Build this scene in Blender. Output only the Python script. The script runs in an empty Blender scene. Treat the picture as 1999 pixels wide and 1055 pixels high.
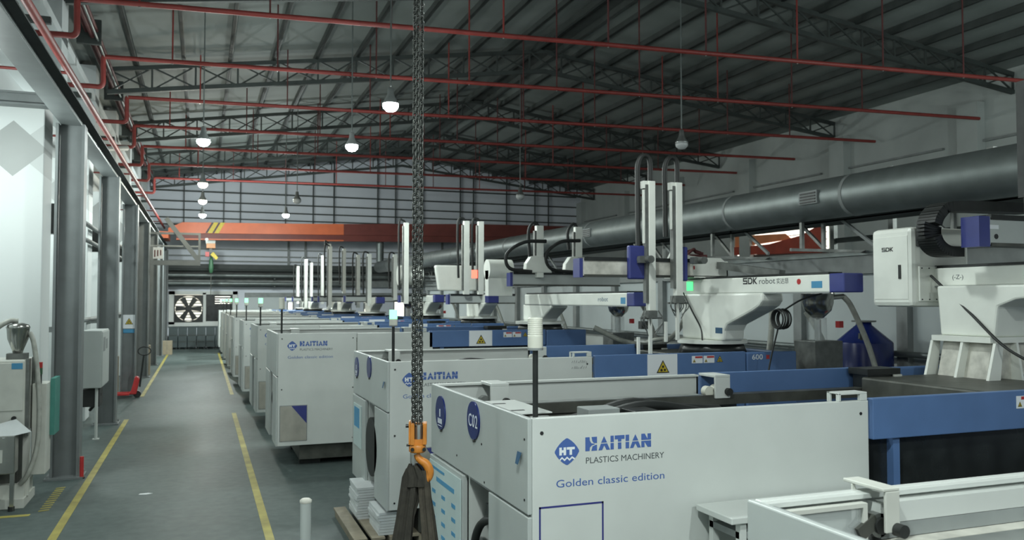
import bpy, math, random
from mathutils import Vector, Matrix
random.seed(7)
R = math.radians
PI = math.pi
scene = bpy.context.scene
COL = scene.collection

# ------------------------------------------------------------------ camera, world, exposure
cam_data = bpy.data.cameras.new('camera')
cam = bpy.data.objects.new('camera', cam_data)
COL.objects.link(cam)
cam_data.sensor_width = 36.0
cam_data.lens = 36.0 * 1615.0 / 1999.0
cam_data.clip_start = 0.05
cam_data.clip_end = 200
cam.location = (0, 0, 2.8)
cam.rotation_euler = (R(90 + 2.039), 0, R(-20.571))
cam_data.dof.use_dof = True
cam_data.dof.focus_distance = 5.3
cam_data.dof.aperture_fstop = 4.0
scene.camera = cam

world = bpy.data.worlds.new('world')
scene.world = world
world.use_nodes = True
world.node_tree.nodes['Background'].inputs[0].default_value = (0.80, 0.90, 0.92, 1)
world.node_tree.nodes['Background'].inputs[1].default_value = 0.55

vs = scene.view_settings
vs.view_transform = 'Standard'
vs.look = 'None'
vs.gamma = 1.0
vs.use_curve_mapping = False
vs.exposure = 0.08
scene.cycles.use_denoising = True
scene.cycles.max_bounces = 6
scene.cycles.diffuse_bounces = 4
scene.cycles.glossy_bounces = 3
scene.cycles.transmission_bounces = 4
scene.cycles.caustics_reflective = False
scene.cycles.caustics_refractive = False
scene.cycles.sample_clamp_indirect = 4.0

LAMP_W = 420.0
UPLIGHT = 0.46
LAMP_COL = (0.90, 1.0, 0.97)


# ------------------------------------------------------------------ materials
MATS = {}


def mat(name, col, rough=0.5, metal=0.0, var=0.10, scale=6.0, bump=0.0, emit=None, estr=0.0, alpha=None, trans=0.0):
    if name in MATS:
        return MATS[name]
    m = bpy.data.materials.new(name)
    m.use_nodes = True
    nt = m.node_tree
    b = nt.nodes['Principled BSDF']
    b.inputs['Roughness'].default_value = rough
    b.inputs['Metallic'].default_value = metal
    if var > 0:
        tc = nt.nodes.new('ShaderNodeTexCoord')
        nz = nt.nodes.new('ShaderNodeTexNoise')
        nz.inputs['Scale'].default_value = scale
        nz.inputs['Detail'].default_value = 5
        rp = nt.nodes.new('ShaderNodeValToRGB')
        rp.color_ramp.elements[0].position = 0.3
        rp.color_ramp.elements[1].position = 0.7
        lo = [c * (1 - var) for c in col]
        hi = [min(1, c * (1 + var * 0.6)) for c in col]
        rp.color_ramp.elements[0].color = (*lo, 1)
        rp.color_ramp.elements[1].color = (*hi, 1)
        nt.links.new(tc.outputs['Object'], nz.inputs['Vector'])
        nt.links.new(nz.outputs['Fac'], rp.inputs['Fac'])
        nt.links.new(rp.outputs['Color'], b.inputs['Base Color'])
        if bump > 0:
            bp = nt.nodes.new('ShaderNodeBump')
            bp.inputs['Strength'].default_value = bump
            bp.inputs['Distance'].default_value = 0.01
            nt.links.new(nz.outputs['Fac'], bp.inputs['Height'])
            nt.links.new(bp.outputs['Normal'], b.inputs['Normal'])
    else:
        b.inputs['Base Color'].default_value = (*col, 1)
    if emit:
        b.inputs['Emission Color'].default_value = (*emit, 1)
        b.inputs['Emission Strength'].default_value = estr
    if trans:
        b.inputs['Transmission Weight'].default_value = trans
    if alpha is not None:
        b.inputs['Alpha'].default_value = alpha
    MATS[name] = m
    return m


white = mat('white_paint', (0.56, 0.585, 0.56), 0.38, var=0.05, scale=2.5)
white_front = mat('shaded_and_grey_white', (0.42, 0.45, 0.435), 0.42, var=0.06, scale=2.0)  # machine fronts: white greyed for weaker light; elsewhere plain pale grey
off_white = mat('cream_enamel', (0.56, 0.57, 0.52), 0.40, var=0.10, scale=4)
robot_white = mat('robot_white', (0.76, 0.78, 0.72), 0.38, var=0.06, scale=4)
dirty_white = mat('stained_white', (0.56, 0.55, 0.49), 0.5, var=0.35, scale=7)
blue = mat('machine_blue', (0.085, 0.16, 0.33), 0.42, var=0.10, scale=3)
deep_blue = mat('cap_blue', (0.035, 0.045, 0.20), 0.40, var=0.12, scale=4)
badge_blue = mat('badge_blue', (0.012, 0.024, 0.14), 0.25, var=0.08)
logo_blue = mat('logo_blue', (0.055, 0.115, 0.34), 0.5, var=0.0)
line_blue = mat('outline_blue', (0.03, 0.035, 0.18), 0.5, var=0.0)
print_grey = mat('print_grey', (0.07, 0.08, 0.085), 0.5, var=0.0)
print_white = mat('print_white', (0.72, 0.75, 0.77), 0.5, var=0.0)
print_black = mat('print_black', (0.012, 0.012, 0.014), 0.5, var=0.0)
black = mat('black_rubber', (0.014, 0.016, 0.015), 0.55, var=0.25, scale=8)
black_metal = mat('black_metal', (0.022, 0.025, 0.024), 0.35, 0.3, var=0.3, scale=9)
dark_iron = mat('oily_dark_iron', (0.075, 0.078, 0.067), 0.45, 0.3, var=0.4, scale=5)
mid_iron = mat('grey_iron', (0.16, 0.17, 0.16), 0.45, 0.4, var=0.3, scale=8)
steel = mat('bright_steel', (0.55, 0.57, 0.56), 0.28, 0.9, var=0.2, scale=6)
stainless = mat('stainless', (0.50, 0.50, 0.47), 0.20, 0.95, var=0.2, scale=5)
galv = mat('galvanised_duct', (0.19, 0.215, 0.21), 0.46, 0.55, var=0.16, scale=3)
col_grey = mat('column_grey', (0.155, 0.172, 0.172), 0.5, var=0.14, scale=3)
beam_grey = mat('beam_grey', (0.19, 0.21, 0.21), 0.42, var=0.12, scale=3)
truss_mat = mat('truss_paint', (0.042, 0.052, 0.049), 0.6, var=0.25, scale=2)
purlin_mat = mat('purlin_paint', (0.05, 0.06, 0.057), 0.6, var=0.2, scale=2)
red_pipe = mat('red_pipe', (0.24, 0.036, 0.030), 0.5, var=0.18, scale=3)
red_dark = mat('dull_red_pipe', (0.10, 0.026, 0.026), 0.65, var=0.25, scale=3)
orange = mat('crane_orange', (0.62, 0.135, 0.045), 0.45, var=0.12, scale=1.5)
crane_orange_dim = mat('crane_orange_dim', (0.16, 0.034, 0.026), 0.5, var=0.2, scale=1.5)  # crane orange darkened for the unlit right span and the recessed web
hook_orange = mat('hook_orange', (0.55, 0.20, 0.03), 0.38, var=0.2, scale=14)
yellow = mat('safety_yellow', (0.55, 0.42, 0.03), 0.5, var=0.12, scale=10)
floor_yellow = mat('floor_yellow', (0.30, 0.26, 0.05), 0.6, var=0.35, scale=3)
red = mat('signal_red', (0.45, 0.03, 0.03), 0.4, var=0.1)
red_cloth = mat('red_tarpaulin', (0.40, 0.055, 0.025), 0.6, var=0.2, scale=2)
orange_cloth = mat('orange_tarpaulin', (0.70, 0.25, 0.10), 0.6, var=0.15, scale=1.5)
teal = mat('teal_paint', (0.06, 0.24, 0.20), 0.45, var=0.1)
sky_tag = mat('cyan_sticker', (0.06, 0.26, 0.45), 0.5, var=0.05)
tag_blue = mat('tag_blue', (0.02, 0.08, 0.16), 0.4, var=0.05)
wallw = mat('white_wall', (0.60, 0.64, 0.64), 0.7, var=0.06, scale=0.6)
farw = mat('pale_cladding', (0.66, 0.70, 0.76), 0.7, var=0.08, scale=0.5)
rightw = mat('dusty_white_wall', (0.42, 0.455, 0.44), 0.8, var=0.14, scale=0.5)
part_mat = mat('partition_panel', (0.47, 0.52, 0.52), 0.5, var=0.06, scale=0.7)
dusty = mat('dusty_grey', (0.24, 0.26, 0.255), 0.6, var=0.2, scale=3)
hose_mat = mat('grey_hose', (0.36, 0.37, 0.33), 0.5, var=0.2, scale=12)
sling_mat = mat('dark_webbing', (0.034, 0.031, 0.024), 0.9, var=0.3, scale=25, bump=0.1)
chain_mat = mat('chain_steel', (0.085, 0.09, 0.083), 0.34, 0.7, var=0.4, scale=60)
bin_mat = mat('slate_crate', (0.05, 0.068, 0.07), 0.55, var=0.15, scale=3)
paper = mat('paper', (0.60, 0.63, 0.63), 0.7, var=0.06, scale=8)
wood = mat('raw_wood', (0.25, 0.22, 0.16), 0.7, var=0.2, scale=8)
card = mat('cardboard', (0.28, 0.24, 0.17), 0.8, var=0.12)
lens_cream = mat('ribbed_lens', (0.62, 0.62, 0.54), 0.30, var=0.05, scale=10)
lens_green = mat('green_signal_lens', (0.3, 0.8, 0.5), 0.3, var=0.0, emit=(0.26, 1.0, 0.40), estr=1.7)
lens_core = mat('white_signal_core', (0.9, 1.0, 0.9), 0.3, var=0.0, emit=(0.75, 1.0, 0.85), estr=2.0)
lens_red = mat('red_led', (0.8, 0.1, 0.05), 0.3, var=0.0, emit=(1.0, 0.12, 0.08), estr=3.0)
led_green = mat('green_led', (0.1, 0.8, 0.3), 0.3, var=0.0, emit=(0.08, 1.0, 0.25), estr=1.2)
bulb_cool = mat('lit_bulb', (1, 1, 1), 0.3, var=0.0, emit=(0.93, 1.0, 0.98), estr=60.0)
bulb_warm = mat('lit_warm_bulb', (1, 1, 1), 0.3, var=0.0, emit=(1.0, 0.97, 0.72), estr=25.0)
bulb_off = mat('unlit_bulb', (0.5, 0.52, 0.52), 0.3, var=0.0)
day = mat('daylit_pane', (0.9, 0.9, 0.85), 0.5, var=0.0, emit=(1.0, 0.97, 0.84), estr=1.7)
day_soft = mat('daylit_shutter', (0.8, 0.78, 0.7), 0.5, var=0.0, emit=(1.0, 0.95, 0.80), estr=0.75)
day_blue = mat('daylit_blue_pane', (0.6, 0.7, 0.9), 0.5, var=0.0, emit=(0.70, 0.80, 1.0), estr=0.9)
dark_glass = mat('dark_window', (0.018, 0.021, 0.021), 0.25, var=0.5, scale=4)
clear = mat('clear_acrylic', (0.80, 0.86, 0.84), 0.15, var=0.0, alpha=0.28)
brushed = mat('brushed_plate', (0.50, 0.48, 0.42), 0.35, 0.6, var=0.15, scale=5)
green_plate = mat('green_plate', (0.04, 0.12, 0.06), 0.5, var=0.1)
board_pale = mat('notice_board_pale', (0.50, 0.60, 0.59), 0.45, var=0.05, scale=5)


def floor_material():
    m = bpy.data.materials.new('epoxy_floor')
    m.use_nodes = True
    nt = m.node_tree
    b = nt.nodes['Principled BSDF']
    b.inputs['Specular IOR Level'].default_value = 0.10
    tc = nt.nodes.new('ShaderNodeTexCoord')
    n1 = nt.nodes.new('ShaderNodeTexNoise')
    n1.inputs['Scale'].default_value = 0.5
    n1.inputs['Detail'].default_value = 6
    n2 = nt.nodes.new('ShaderNodeTexNoise')
    n2.inputs['Scale'].default_value = 7.0
    n2.inputs['Detail'].default_value = 8
    mx = nt.nodes.new('ShaderNodeMix')
    mx.inputs[0].default_value = 0.35
    r = nt.nodes.new('ShaderNodeValToRGB')
    r.color_ramp.elements[0].position = 0.32
    r.color_ramp.elements[0].color = (0.046, 0.066, 0.063, 1)
    r.color_ramp.elements[1].position = 0.68
    r.color_ramp.elements[1].color = (0.110, 0.134, 0.128, 1)
    nt.links.new(tc.outputs['Object'], n1.inputs['Vector'])
    nt.links.new(tc.outputs['Object'], n2.inputs['Vector'])
    nt.links.new(n1.outputs['Fac'], mx.inputs[2])
    nt.links.new(n2.outputs['Fac'], mx.inputs[3])
    nt.links.new(mx.outputs[0], r.inputs['Fac'])
    nt.links.new(r.outputs['Color'], b.inputs['Base Color'])
    rr = nt.nodes.new('ShaderNodeMapRange')
    rr.inputs['To Min'].default_value = 0.44
    rr.inputs['To Max'].default_value = 0.60
    nt.links.new(n1.outputs['Fac'], rr.inputs['Value'])
    nt.links.new(rr.outputs['Result'], b.inputs['Roughness'])
    return m


def roof_material():
    m = bpy.data.materials.new('roof_sheet')
    m.use_nodes = True
    nt = m.node_tree
    b = nt.nodes['Principled BSDF']
    b.inputs['Roughness'].default_value = 0.7
    tc = nt.nodes.new('ShaderNodeTexCoord')
    w = nt.nodes.new('ShaderNodeTexWave')
    w.bands_direction = 'Y'
    w.inputs['Scale'].default_value = 0.42
    w.inputs['Distortion'].default_value = 0.0
    n1 = nt.nodes.new('ShaderNodeTexNoise')
    n1.inputs['Scale'].default_value = 0.4
    r = nt.nodes.new('ShaderNodeValToRGB')
    r.color_ramp.elements[0].color = (0.150, 0.172, 0.163, 1)
    r.color_ramp.elements[1].color = (0.215, 0.242, 0.232, 1)
    r.color_ramp.elements[0].position = 0.35
    r.color_ramp.elements[1].position = 0.65
    bp = nt.nodes.new('ShaderNodeBump')
    bp.inputs['Strength'].default_value = 0.3
    nt.links.new(tc.outputs['Object'], w.inputs['Vector'])
    nt.links.new(tc.outputs['Object'], n1.inputs['Vector'])
    nt.links.new(n1.outputs['Fac'], r.inputs['Fac'])
    nt.links.new(r.outputs['Color'], b.inputs['Base Color'])
    nt.links.new(w.outputs['Fac'], bp.inputs['Height'])
    nt.links.new(bp.outputs['Normal'], b.inputs['Normal'])
    return m


# ------------------------------------------------------------------ mesh helpers
class MB:
    def __init__(s):
        s.v = []
        s.f = []
        s.sm = []

    def add(s, vs_, fs, smooth=False):
        o = len(s.v)
        s.v += [tuple(p) for p in vs_]
        for f in fs:
            s.f.append([o + i for i in f])
            s.sm.append(smooth)
        return s

    def box(s, x0, x1, y0, y1, z0, z1):
        vv = [(x, y, z) for x in (x0, x1) for y in (y0, y1) for z in (z0, z1)]
        return s.add(vv, [(0, 1, 3, 2), (4, 6, 7, 5), (0, 4, 5, 1), (2, 3, 7, 6), (0, 2, 6, 4), (1, 5, 7, 3)])

    def bar(s, p0, p1, w, h=None):
        """rectangular bar between two points"""
        h = h or w
        p0, p1 = Vector(p0), Vector(p1)
        d = (p1 - p0).normalized()
        a = Vector((0, 0, 1)) if abs(d.z) < 0.95 else Vector((0, 1, 0))
        u = d.cross(a).normalized() * w / 2
        q = d.cross(u).normalized() * h / 2
        vv = []
        for p in (p0, p1):
            vv += [p - u - q, p + u - q, p + u + q, p - u + q]
        return s.add(vv, [(0, 3, 2, 1), (4, 5, 6, 7), (0, 1, 5, 4), (1, 2, 6, 5), (2, 3, 7, 6), (3, 0, 4, 7)])

    def cyl(s, p0, p1, r0, r1=None, n=14, cap=True):
        r1 = r0 if r1 is None else r1
        p0, p1 = Vector(p0), Vector(p1)
        d = (p1 - p0).normalized()
        a = Vector((0, 0, 1)) if abs(d.z) < 0.95 else Vector((1, 0, 0))
        u = d.cross(a).normalized()
        w = d.cross(u).normalized()
        vv = []
        for p, r in ((p0, r0), (p1, r1)):
            for i in range(n):
                t = 2 * PI * i / n
                vv.append(p + u * (r * math.cos(t)) + w * (r * math.sin(t)))
        s.add(vv, [(i, (i + 1) % n, n + (i + 1) % n, n + i) for i in range(n)], True)
        if cap:
            s.add(vv, [list(range(n))[::-1], list(range(n, 2 * n))])
        return s

    def lathe(s, prof, c=(0, 0, 0), n=24):
        """profile of (r, z) round the vertical axis through c"""
        vv = []
        for r, z in prof:
            for i in range(n):
                t = 2 * PI * i / n
                vv.append((c[0] + r * math.cos(t), c[1] + r * math.sin(t), c[2] + z))
        fs = []
        for k in range(len(prof) - 1):
            for i in range(n):
                j = (i + 1) % n
                fs.append((k * n + i, k * n + j, (k + 1) * n + j, (k + 1) * n + i))
        s.add(vv, fs, True)
        return s

    def tube(s, pts, r, n=8, closed=False, rad=None):
        pts = [Vector(p) for p in pts]
        m = len(pts)
        vv = []
        pu = None
        for i, p in enumerate(pts):
            if closed:
                d = (pts[(i + 1) % m] - pts[i - 1]).normalized()
            else:
                d = (pts[min(i + 1, m - 1)] - pts[max(i - 1, 0)]).normalized()
            if pu is None:
                a = Vector((0, 0, 1)) if abs(d.z) < 0.9 else Vector((1, 0, 0))
                u = d.cross(a).normalized()
            else:
                u = (pu - d * pu.dot(d)).normalized()
            pu = u
            w = d.cross(u)
            rr = rad[i] if rad else r
            for k in range(n):
                t = 2 * PI * k / n
                vv.append(p + u * (rr * math.cos(t)) + w * (rr * math.sin(t)))
        fs = []
        for i in range(m if closed else m - 1):
            a0, b0 = i * n, ((i + 1) % m) * n
            for k in range(n):
                fs.append((a0 + k, a0 + (k + 1) % n, b0 + (k + 1) % n, b0 + k))
        s.add(vv, fs, True)
        if not closed:
            s.add(vv, [list(range(n))[::-1], list(range((m - 1) * n, m * n))])
        return s

    def prism(s, poly, o, u, v, depth):
        """polygon in the plane (o, u, v), pushed along u x v"""
        o, u, v = Vector(o), Vector(u), Vector(v)
        nrm = u.cross(v).normalized() * depth
        n = len(poly)
        vv = [o + u * a + v * b for a, b in poly] + [o + u * a + v * b + nrm for a, b in poly]
        fs = [list(range(n))[::-1], list(range(n, 2 * n))]
        fs += [(i, (i + 1) % n, n + (i + 1) % n, n + i) for i in range(n)]
        return s.add(vv, fs)

    def mesh(s, name, m):
        me = bpy.data.meshes.new(name)
        me.from_pydata(s.v, [], s.f)
        for p, q in zip(me.polygons, s.sm):
            p.use_smooth = q
        me.materials.append(m)
        me.update()
        return me

    def build(s, name, m, parent=None, loc=(0, 0, 0), rot=(0, 0, 0), bev=0.0, **props):
        o = bpy.data.objects.new(name, s.mesh(name, m))
        COL.objects.link(o)
        o.location = loc
        o.rotation_euler = rot
        if parent is not None:
            o.parent = parent
        if bev:
            md = o.modifiers.new('soft_edge', 'BEVEL')
            md.width = bev
            md.segments = 2
            md.limit_method = 'ANGLE'
            md.angle_limit = R(40)
        for k, val in props.items():
            o[k] = val
        return o


def smooth_path(pts, k=6):
    """Catmull-Rom through the points"""
    p = [Vector(q) for q in pts]
    p = [p[0] * 2 - p[1]] + p + [p[-1] * 2 - p[-2]]
    out = []
    for i in range(1, len(p) - 2):
        for j in range(k):
            t = j / k
            a, b, c, d = p[i - 1], p[i], p[i + 1], p[i + 2]
            out.append(0.5 * ((2 * b) + (c - a) * t + (2 * a - 5 * b + 4 * c - d) * t * t + (3 * b - a - 3 * c + d) * t ** 3))
    out.append(p[-2])
    return out


def thing(name, label, cat, loc=(0, 0, 0), rotz=0.0, group=None):
    o = bpy.data.objects.new(name, None)
    o.empty_display_size = 0.2
    COL.objects.link(o)
    o.location = loc
    o.rotation_euler = (0, 0, rotz)
    o['label'] = label
    o['category'] = cat
    if group:
        o['group'] = group
    return o


def tag(o, label, cat, group=None):
    o['label'] = label
    o['category'] = cat
    if group:
        o['group'] = group
    return o


def struct(o):
    o['kind'] = 'structure'
    return o


def copy_tree(o, parent=None):
    c = o.copy()
    COL.objects.link(c)
    if parent is not None:
        c.parent = parent
    for ch in KIDS.get(o.name, []):
        copy_tree(ch, c)
    return c


KIDS = {}


def index_kids():
    KIDS.clear()
    for o in bpy.data.objects:
        if o.parent:
            KIDS.setdefault(o.parent.name, []).append(o)


def text(s, h, m, parent, loc, face='-Y', width=None, name='lettering', spacing=1.0, bold=0.0):
    cu = bpy.data.curves.new(name, 'FONT')
    cu.body = s
    cu.size = h / 0.70
    cu.space_character = spacing
    cu.extrude = 0.0006
    cu.offset = bold
    cu.resolution_u = 3
    cu.materials.append(m)
    o = bpy.data.objects.new(name, cu)
    COL.objects.link(o)
    rot = {'-Y': (PI / 2, 0, 0), '-X': (PI / 2, 0, -PI / 2), '+X': (PI / 2, 0, PI / 2)}[face]
    o.rotation_euler = rot
    o.location = loc
    if width:
        bpy.context.view_layer.update()
        d = o.dimensions.x
        if d > 0:
            o.scale.x = width / d
    bpy.context.view_layer.update()
    me = bpy.data.meshes.new_from_object(o)
    q = bpy.data.objects.new(name, me)
    q.location, q.rotation_euler, q.scale = o.location, o.rotation_euler, o.scale
    bpy.data.objects.remove(o)
    COL.objects.link(q)
    q.parent = parent
    q['kind'] = 'stuff'
    return q


HAITIAN = [
    [(0, 0), (.28, 0), (.30, .25), (.44, .40), (.62, .45), (.62, .50), (.40, .55), (.30, .75), (.28, 1), (0, 1)],
    [(.40, 0), (.78, 0), (.78, .42), (.70, .42), (.48, .32)],
    [(.78, .54), (.78, 1), (.42, 1), (.46, .72), (.56, .56)],
    [(1.06, .54), (1.26, 1), (1.46, .54)],
    [(.88, 0), (1.05, .47), (1.47, .47), (1.66, 0), (1.42, 0), (1.27, .34), (1.12, 0)],
    [(1.70, .54), (1.70, 1), (1.92, 1), (1.92, .54)], [(1.70, 0), (1.70, .47), (1.92, .47), (1.92, 0)],
    [(1.99, .72), (1.99, 1), (2.66, 1), (2.66, .72), (2.44, .72), (2.44, .54), (2.21, .54), (2.21, .72)],
    [(2.21, 0), (2.21, .47), (2.44, .47), (2.44, 0)],
    [(2.74, .54), (2.74, 1), (2.98, 1), (2.98, .54)], [(2.74, 0), (2.74, .47), (2.98, .47), (2.98, 0)],
    [(3.22, .54), (3.42, 1), (3.62, .54)],
    [(3.04, 0), (3.21, .47), (3.63, .47), (3.80, 0), (3.57, 0), (3.42, .34), (3.27, 0)],
    [(3.84, .54), (3.84, 1), (4.08, 1), (4.28, .60), (4.28, 1), (4.52, 1), (4.52, .54)],
    [(3.84, 0), (3.84, .47), (4.52, .47), (4.52, 0), (4.28, 0), (4.06, .40), (4.06, 0)]]


def wordmark(parent, x, z, hgt, wid, y, m):
    """the maker's block word with its slit, on a panel facing -Y"""
    b = MB()
    k = wid / 4.52
    for poly in HAITIAN:
        b.prism(poly, (x, y, z), (k, 0, 0), (0, 0, hgt), -0.0015 if False else 0.0015)
    return b.build('maker_wordmark', m, parent)


def diamond_logo(parent, cx, cz, w, h, y):
    pts = []
    corners = [(-1, 0), (0, 1), (1, 0), (0, -1)]
    for i in range(4):
        a, b = corners[i], corners[(i + 1) % 4]
        for t in (0.06, 0.3, 0.5, 0.7, 0.94):
            px, pz = a[0] * (1 - t) + b[0] * t, a[1] * (1 - t) + b[1] * t
            k = 1 + 0.16 * math.sin(PI * t)
            pts.append((px * k * w / 2, pz * k * h / 2))
    o = MB().prism(pts, (cx, y, cz), (1, 0, 0), (0, 0, 1), 0.0015).build('diamond_emblem', logo_blue, parent)
    q = MB()
    U, V = (w / 2, 0, 0), (0, 0, h / 2)
    org = (cx, y - 0.0015, cz)
    H = [(-.62, -.25), (-.62, .32), (-.42, .32), (-.42, .12), (-.28, .12), (-.28, .32), (-.08, .32), (-.08, -.25), (-.28, -.25), (-.28, -.06), (-.42, -.06), (-.42, -.25)]
    T = [(-.02, .14), (-.02, .32), (.62, .32), (.62, .14), (.40, .14), (.40, -.25), (.20, -.25), (.20, .14)]
    top = [(-.58, -.52), (-.40, -.36), (-.20, -.54), (0, -.36), (.20, -.54), (.40, -.36), (.62, -.50)]
    wave = top + [(a, b - .14) for a, b in reversed(top)]
    for poly in (H, T, wave):
        q.prism(poly, org, U, V, 0.001)
    q.build('emblem_letters', print_white, o)
    return o


def warning_triangle(parent, cx, cz, w, y, name='warning_triangle'):
    h = w * 0.87
    t = [(-w / 2, 0), (w / 2, 0), (0, h)]
    o = MB().prism(t, (cx, y, cz), (1, 0, 0), (0, 0, 1), 0.001).build(name, print_black, parent)
    k = 0.78
    t2 = [(-w / 2 * k, 0), (w / 2 * k, 0), (0, h * k)]
    f = MB().prism(t2, (cx, y - 0.001, cz + h * 0.072), (1, 0, 0), (0, 0, 1), 0.001).build('yellow_field', yellow, o)
    g = MB()
    for dx, dz, r in ((0, .42, .11), (-.12, .19, .11), (.14, .2, .10)):
        pts = [(r * w * (1 if i % 2 else .72) * math.cos(2 * PI * i / 16), r * w * (1 if i % 2 else .72) * math.sin(2 * PI * i / 16)) for i in range(16)]
        g.prism(pts, (cx + dx * w, y - 0.002, cz + dz * w), (1, 0, 0), (0, 0, 1), 0.001)
    g.build('pictogram', print_black, o)
    return o


# ------------------------------------------------------------------ shell
XL, XR, YN, YF = -5.2, 24.4, -9.0, 51.5
RX, RZ = 11.375, 11.9          # ridge
ZL, ZR = 9.85, 10.25           # eaves


def roof_z(x):
    if x < RX:
        return ZL + (RZ - ZL) * (x + 2.8) / (RX + 2.8)
    return RZ + (ZR - RZ) * (x - RX) / (XR - RX)


fl = struct(MB().box(XL, XR, YN, YF, -0.2, 0).build('floor', floor_material()))
roof = roof_material()
b = MB()
zl = roof_z(-5.2)
b.prism([(-5.2, zl), (RX, RZ), (XR + .2, ZR), (XR + .2, ZR + .12), (RX, RZ + .12), (-5.2, zl + .12)], (0, YF + .2, 0), (1, 0, 0), (0, 0, 1), YF - YN + .4)
ceil = struct(b.build('ceiling', roof))
pur = None
xs = [-1.9 + 1.32 * i for i in range(20)]
for x in xs:
    z = roof_z(x)
    if pur is None:
        pur = MB().box(-.04, .04, YN, YF - .1, -0.20, 0).box(-.04, .06, YN, YF - .1, -.2, -.17).build('purlin', purlin_mat, ceil, (x, 0, z))
    else:
        q = pur.copy()
        COL.objects.link(q)
        q.location = (x, 0, z)
MB().box(-.35, .35, YN, YF - .1, -.16, -.05).box(-.5, -.38, YN, YF - .1, -.34, -.14).box(.38, .5, YN, YF - .1, -.34, -.14).build('ridge_beam', purlin_mat, ceil, (RX, 0, RZ))

wf = struct(MB().box(XL, XR, YF, YF + .25, 0, 12.2).build('wall_far', farw))
wr = struct(MB().box(XR, XR + .25, YN, YF, 0, 10.4).build('wall_right', rightw))
wl = struct(MB().box(XL - .25, XL, YN, YF, 0, 9.6).build('wall_left', wallw))

# girts, rails and service pipes on the far wall
for k, z in enumerate((7.15, 7.55, 8.0, 8.5, 9.1, 9.8)):
    MB().box(-2.8, 24, YF - .12, YF, z - .035, z + .035).build('girt', truss_mat, wf)
for k, z in enumerate((5.05, 5.35, 5.75)):
    MB().box(-2.8, 24, YF - .10, YF, z - .035, z + .035).build('girt', dusty, wf)
for k in range(14):
    x = -1.0 + k * 1.8 + .5 * math.sin(k * 2.3)
    MB().box(x - .025, x + .025, YF - .2, YF - .1, 6.9, roof_z(x)).build('wall_stud', truss_mat, wf)
for x in (4.9, 5.9, 10.5, 14.5, 18.5):
    MB().box(x - .06, x + .06, YF - .12, YF, 4.8, 7.0).build('wall_stud', dusty, wf)
MB().box(-2.8, 24, YF - .55, YF, 4.55, 4.85).build('floor_edge_beam', truss_mat, wf)
MB().box(-2.8, 24, YF - .3, YF, 3.55, 4.5).build('service_band', dusty, wf)
bp = thing('service_pipe', 'silver service pipe along the far wall above the round fan', 'pipe', (0, YF - .8, 4.18))
MB().cyl((-2.6, 0, 0), (12, 0, 0), .13, n=12).build('pipe_run', galv, bp)
MB().box(-2, -1.9, 0, .5, -.2, .02).box(4, 4.1, 0, .5, -.2, .02).box(9, 9.1, 0, .5, -.2, .02).build('bracket', truss_mat, bp)
bp = thing('service_pipe', 'thin dark pipe under the floor edge beam of the far wall', 'pipe', (0, YF - .75, 4.5))
MB().cyl((-2.6, 0, 0), (14, 0, 0), .07, n=10).build('pipe_run', truss_mat, bp)
MB().box(-2, -1.9, 0, .5, -.05, .1).box(6, 6.1, 0, .5, -.05, .1).build('bracket', truss_mat, bp)
bp = thing('service_pipe', 'grey pipe just above the far fan window', 'pipe', (0, YF - .7, 3.72))
MB().cyl((-2.6, 0, 0), (9, 0, 0), .12, n=10).build('pipe_run', galv, bp)
MB().box(-2, -1.9, 0, .5, -.2, .02).box(4, 4.1, 0, .5, -.2, .02).build('bracket', truss_mat, bp)

# window_1: white frame with the two big fans
w1 = struct(bpy.data.objects.new('window_1', None))
COL.objects.link(w1)
w1.location = (0, YF, 0)
fr = MB()
fr.box(-1.75, -1.42, -.16, 0, 1.35, 3.28).box(.06, .26, -.16, 0, 1.5, 3.2).box(1.72, 2.0, -.16, 0, 1.35, 3.28)
fr.box(-1.75, 2.0, -.16, 0, 1.25, 1.52).box(-1.75, 2.0, -.16, 0, 3.08, 3.28)
fr.build('window_frame', white, w1, bev=.01)
for x0, x1 in ((-1.42, .06), (.26, 1.72)):
    MB().box(x0, x1, -.02, 0, 1.5, 3.1).build('pane', day_soft if x0 < 0 else dark_glass, w1)
for k in range(9):
    z = 1.56 + k * .165
    MB().box(-1.42, .06, -.05, -.03, z, z + .05).build('louvre', dusty, w1)
for k in range(4):
    z = 2.55 + k * .13
    MB().box(.75, 1.60, -.04, -.025, z, z + .04).build('louvre', day, w1)
fan = thing('wall_fan', 'round six-bladed exhaust fan in the lit far window', 'fan', (-.68, YF - .2, 2.27))
pts = []
q = MB()
n = 32
ring = [(.74 * math.cos(2 * PI * i / n), .74 * math.sin(2 * PI * i / n)) for i in range(n)]
vv, ff = [], []
sq = []
for i in range(n):
    t = 2 * PI * i / n
    k = .78 / max(abs(math.cos(t)), abs(math.sin(t)))
    sq.append((min(k, 1.1) * math.cos(t), min(k, 1.1) * math.sin(t)))
for yy in (0, .08):
    vv += [(a, yy, c) for a, c in ring] + [(a, yy, c) for a, c in sq]
for i in range(n):
    j = (i + 1) % n
    ff += [(i, j, n + j, n + i), (2 * n + i, 3 * n + i, 3 * n + j, 2 * n + j), (i, 2 * n + i, 2 * n + j, j), (n + i, n + j, 3 * n + j, 3 * n + i)]
q.add(vv, ff).build('fan_housing', black_metal, fan)
for k in range(6):
    a = k * PI / 3
    ca, sa = math.cos(a), math.sin(a)
    pl = [(.1, -.08), (.68, -.17), (.71, .14), (.1, .08)]
    pl = [(x * ca - z * sa, x * sa + z * ca) for x, z in pl]
    MB().prism(pl, (0, .05, 0), (1, 0, 0), (0, 0, 1), .02).build('blade', black_metal, fan)
MB().cyl((0, -.02, 0), (0, .1, 0), .15, n=16).build('hub', black_metal, fan)

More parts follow.
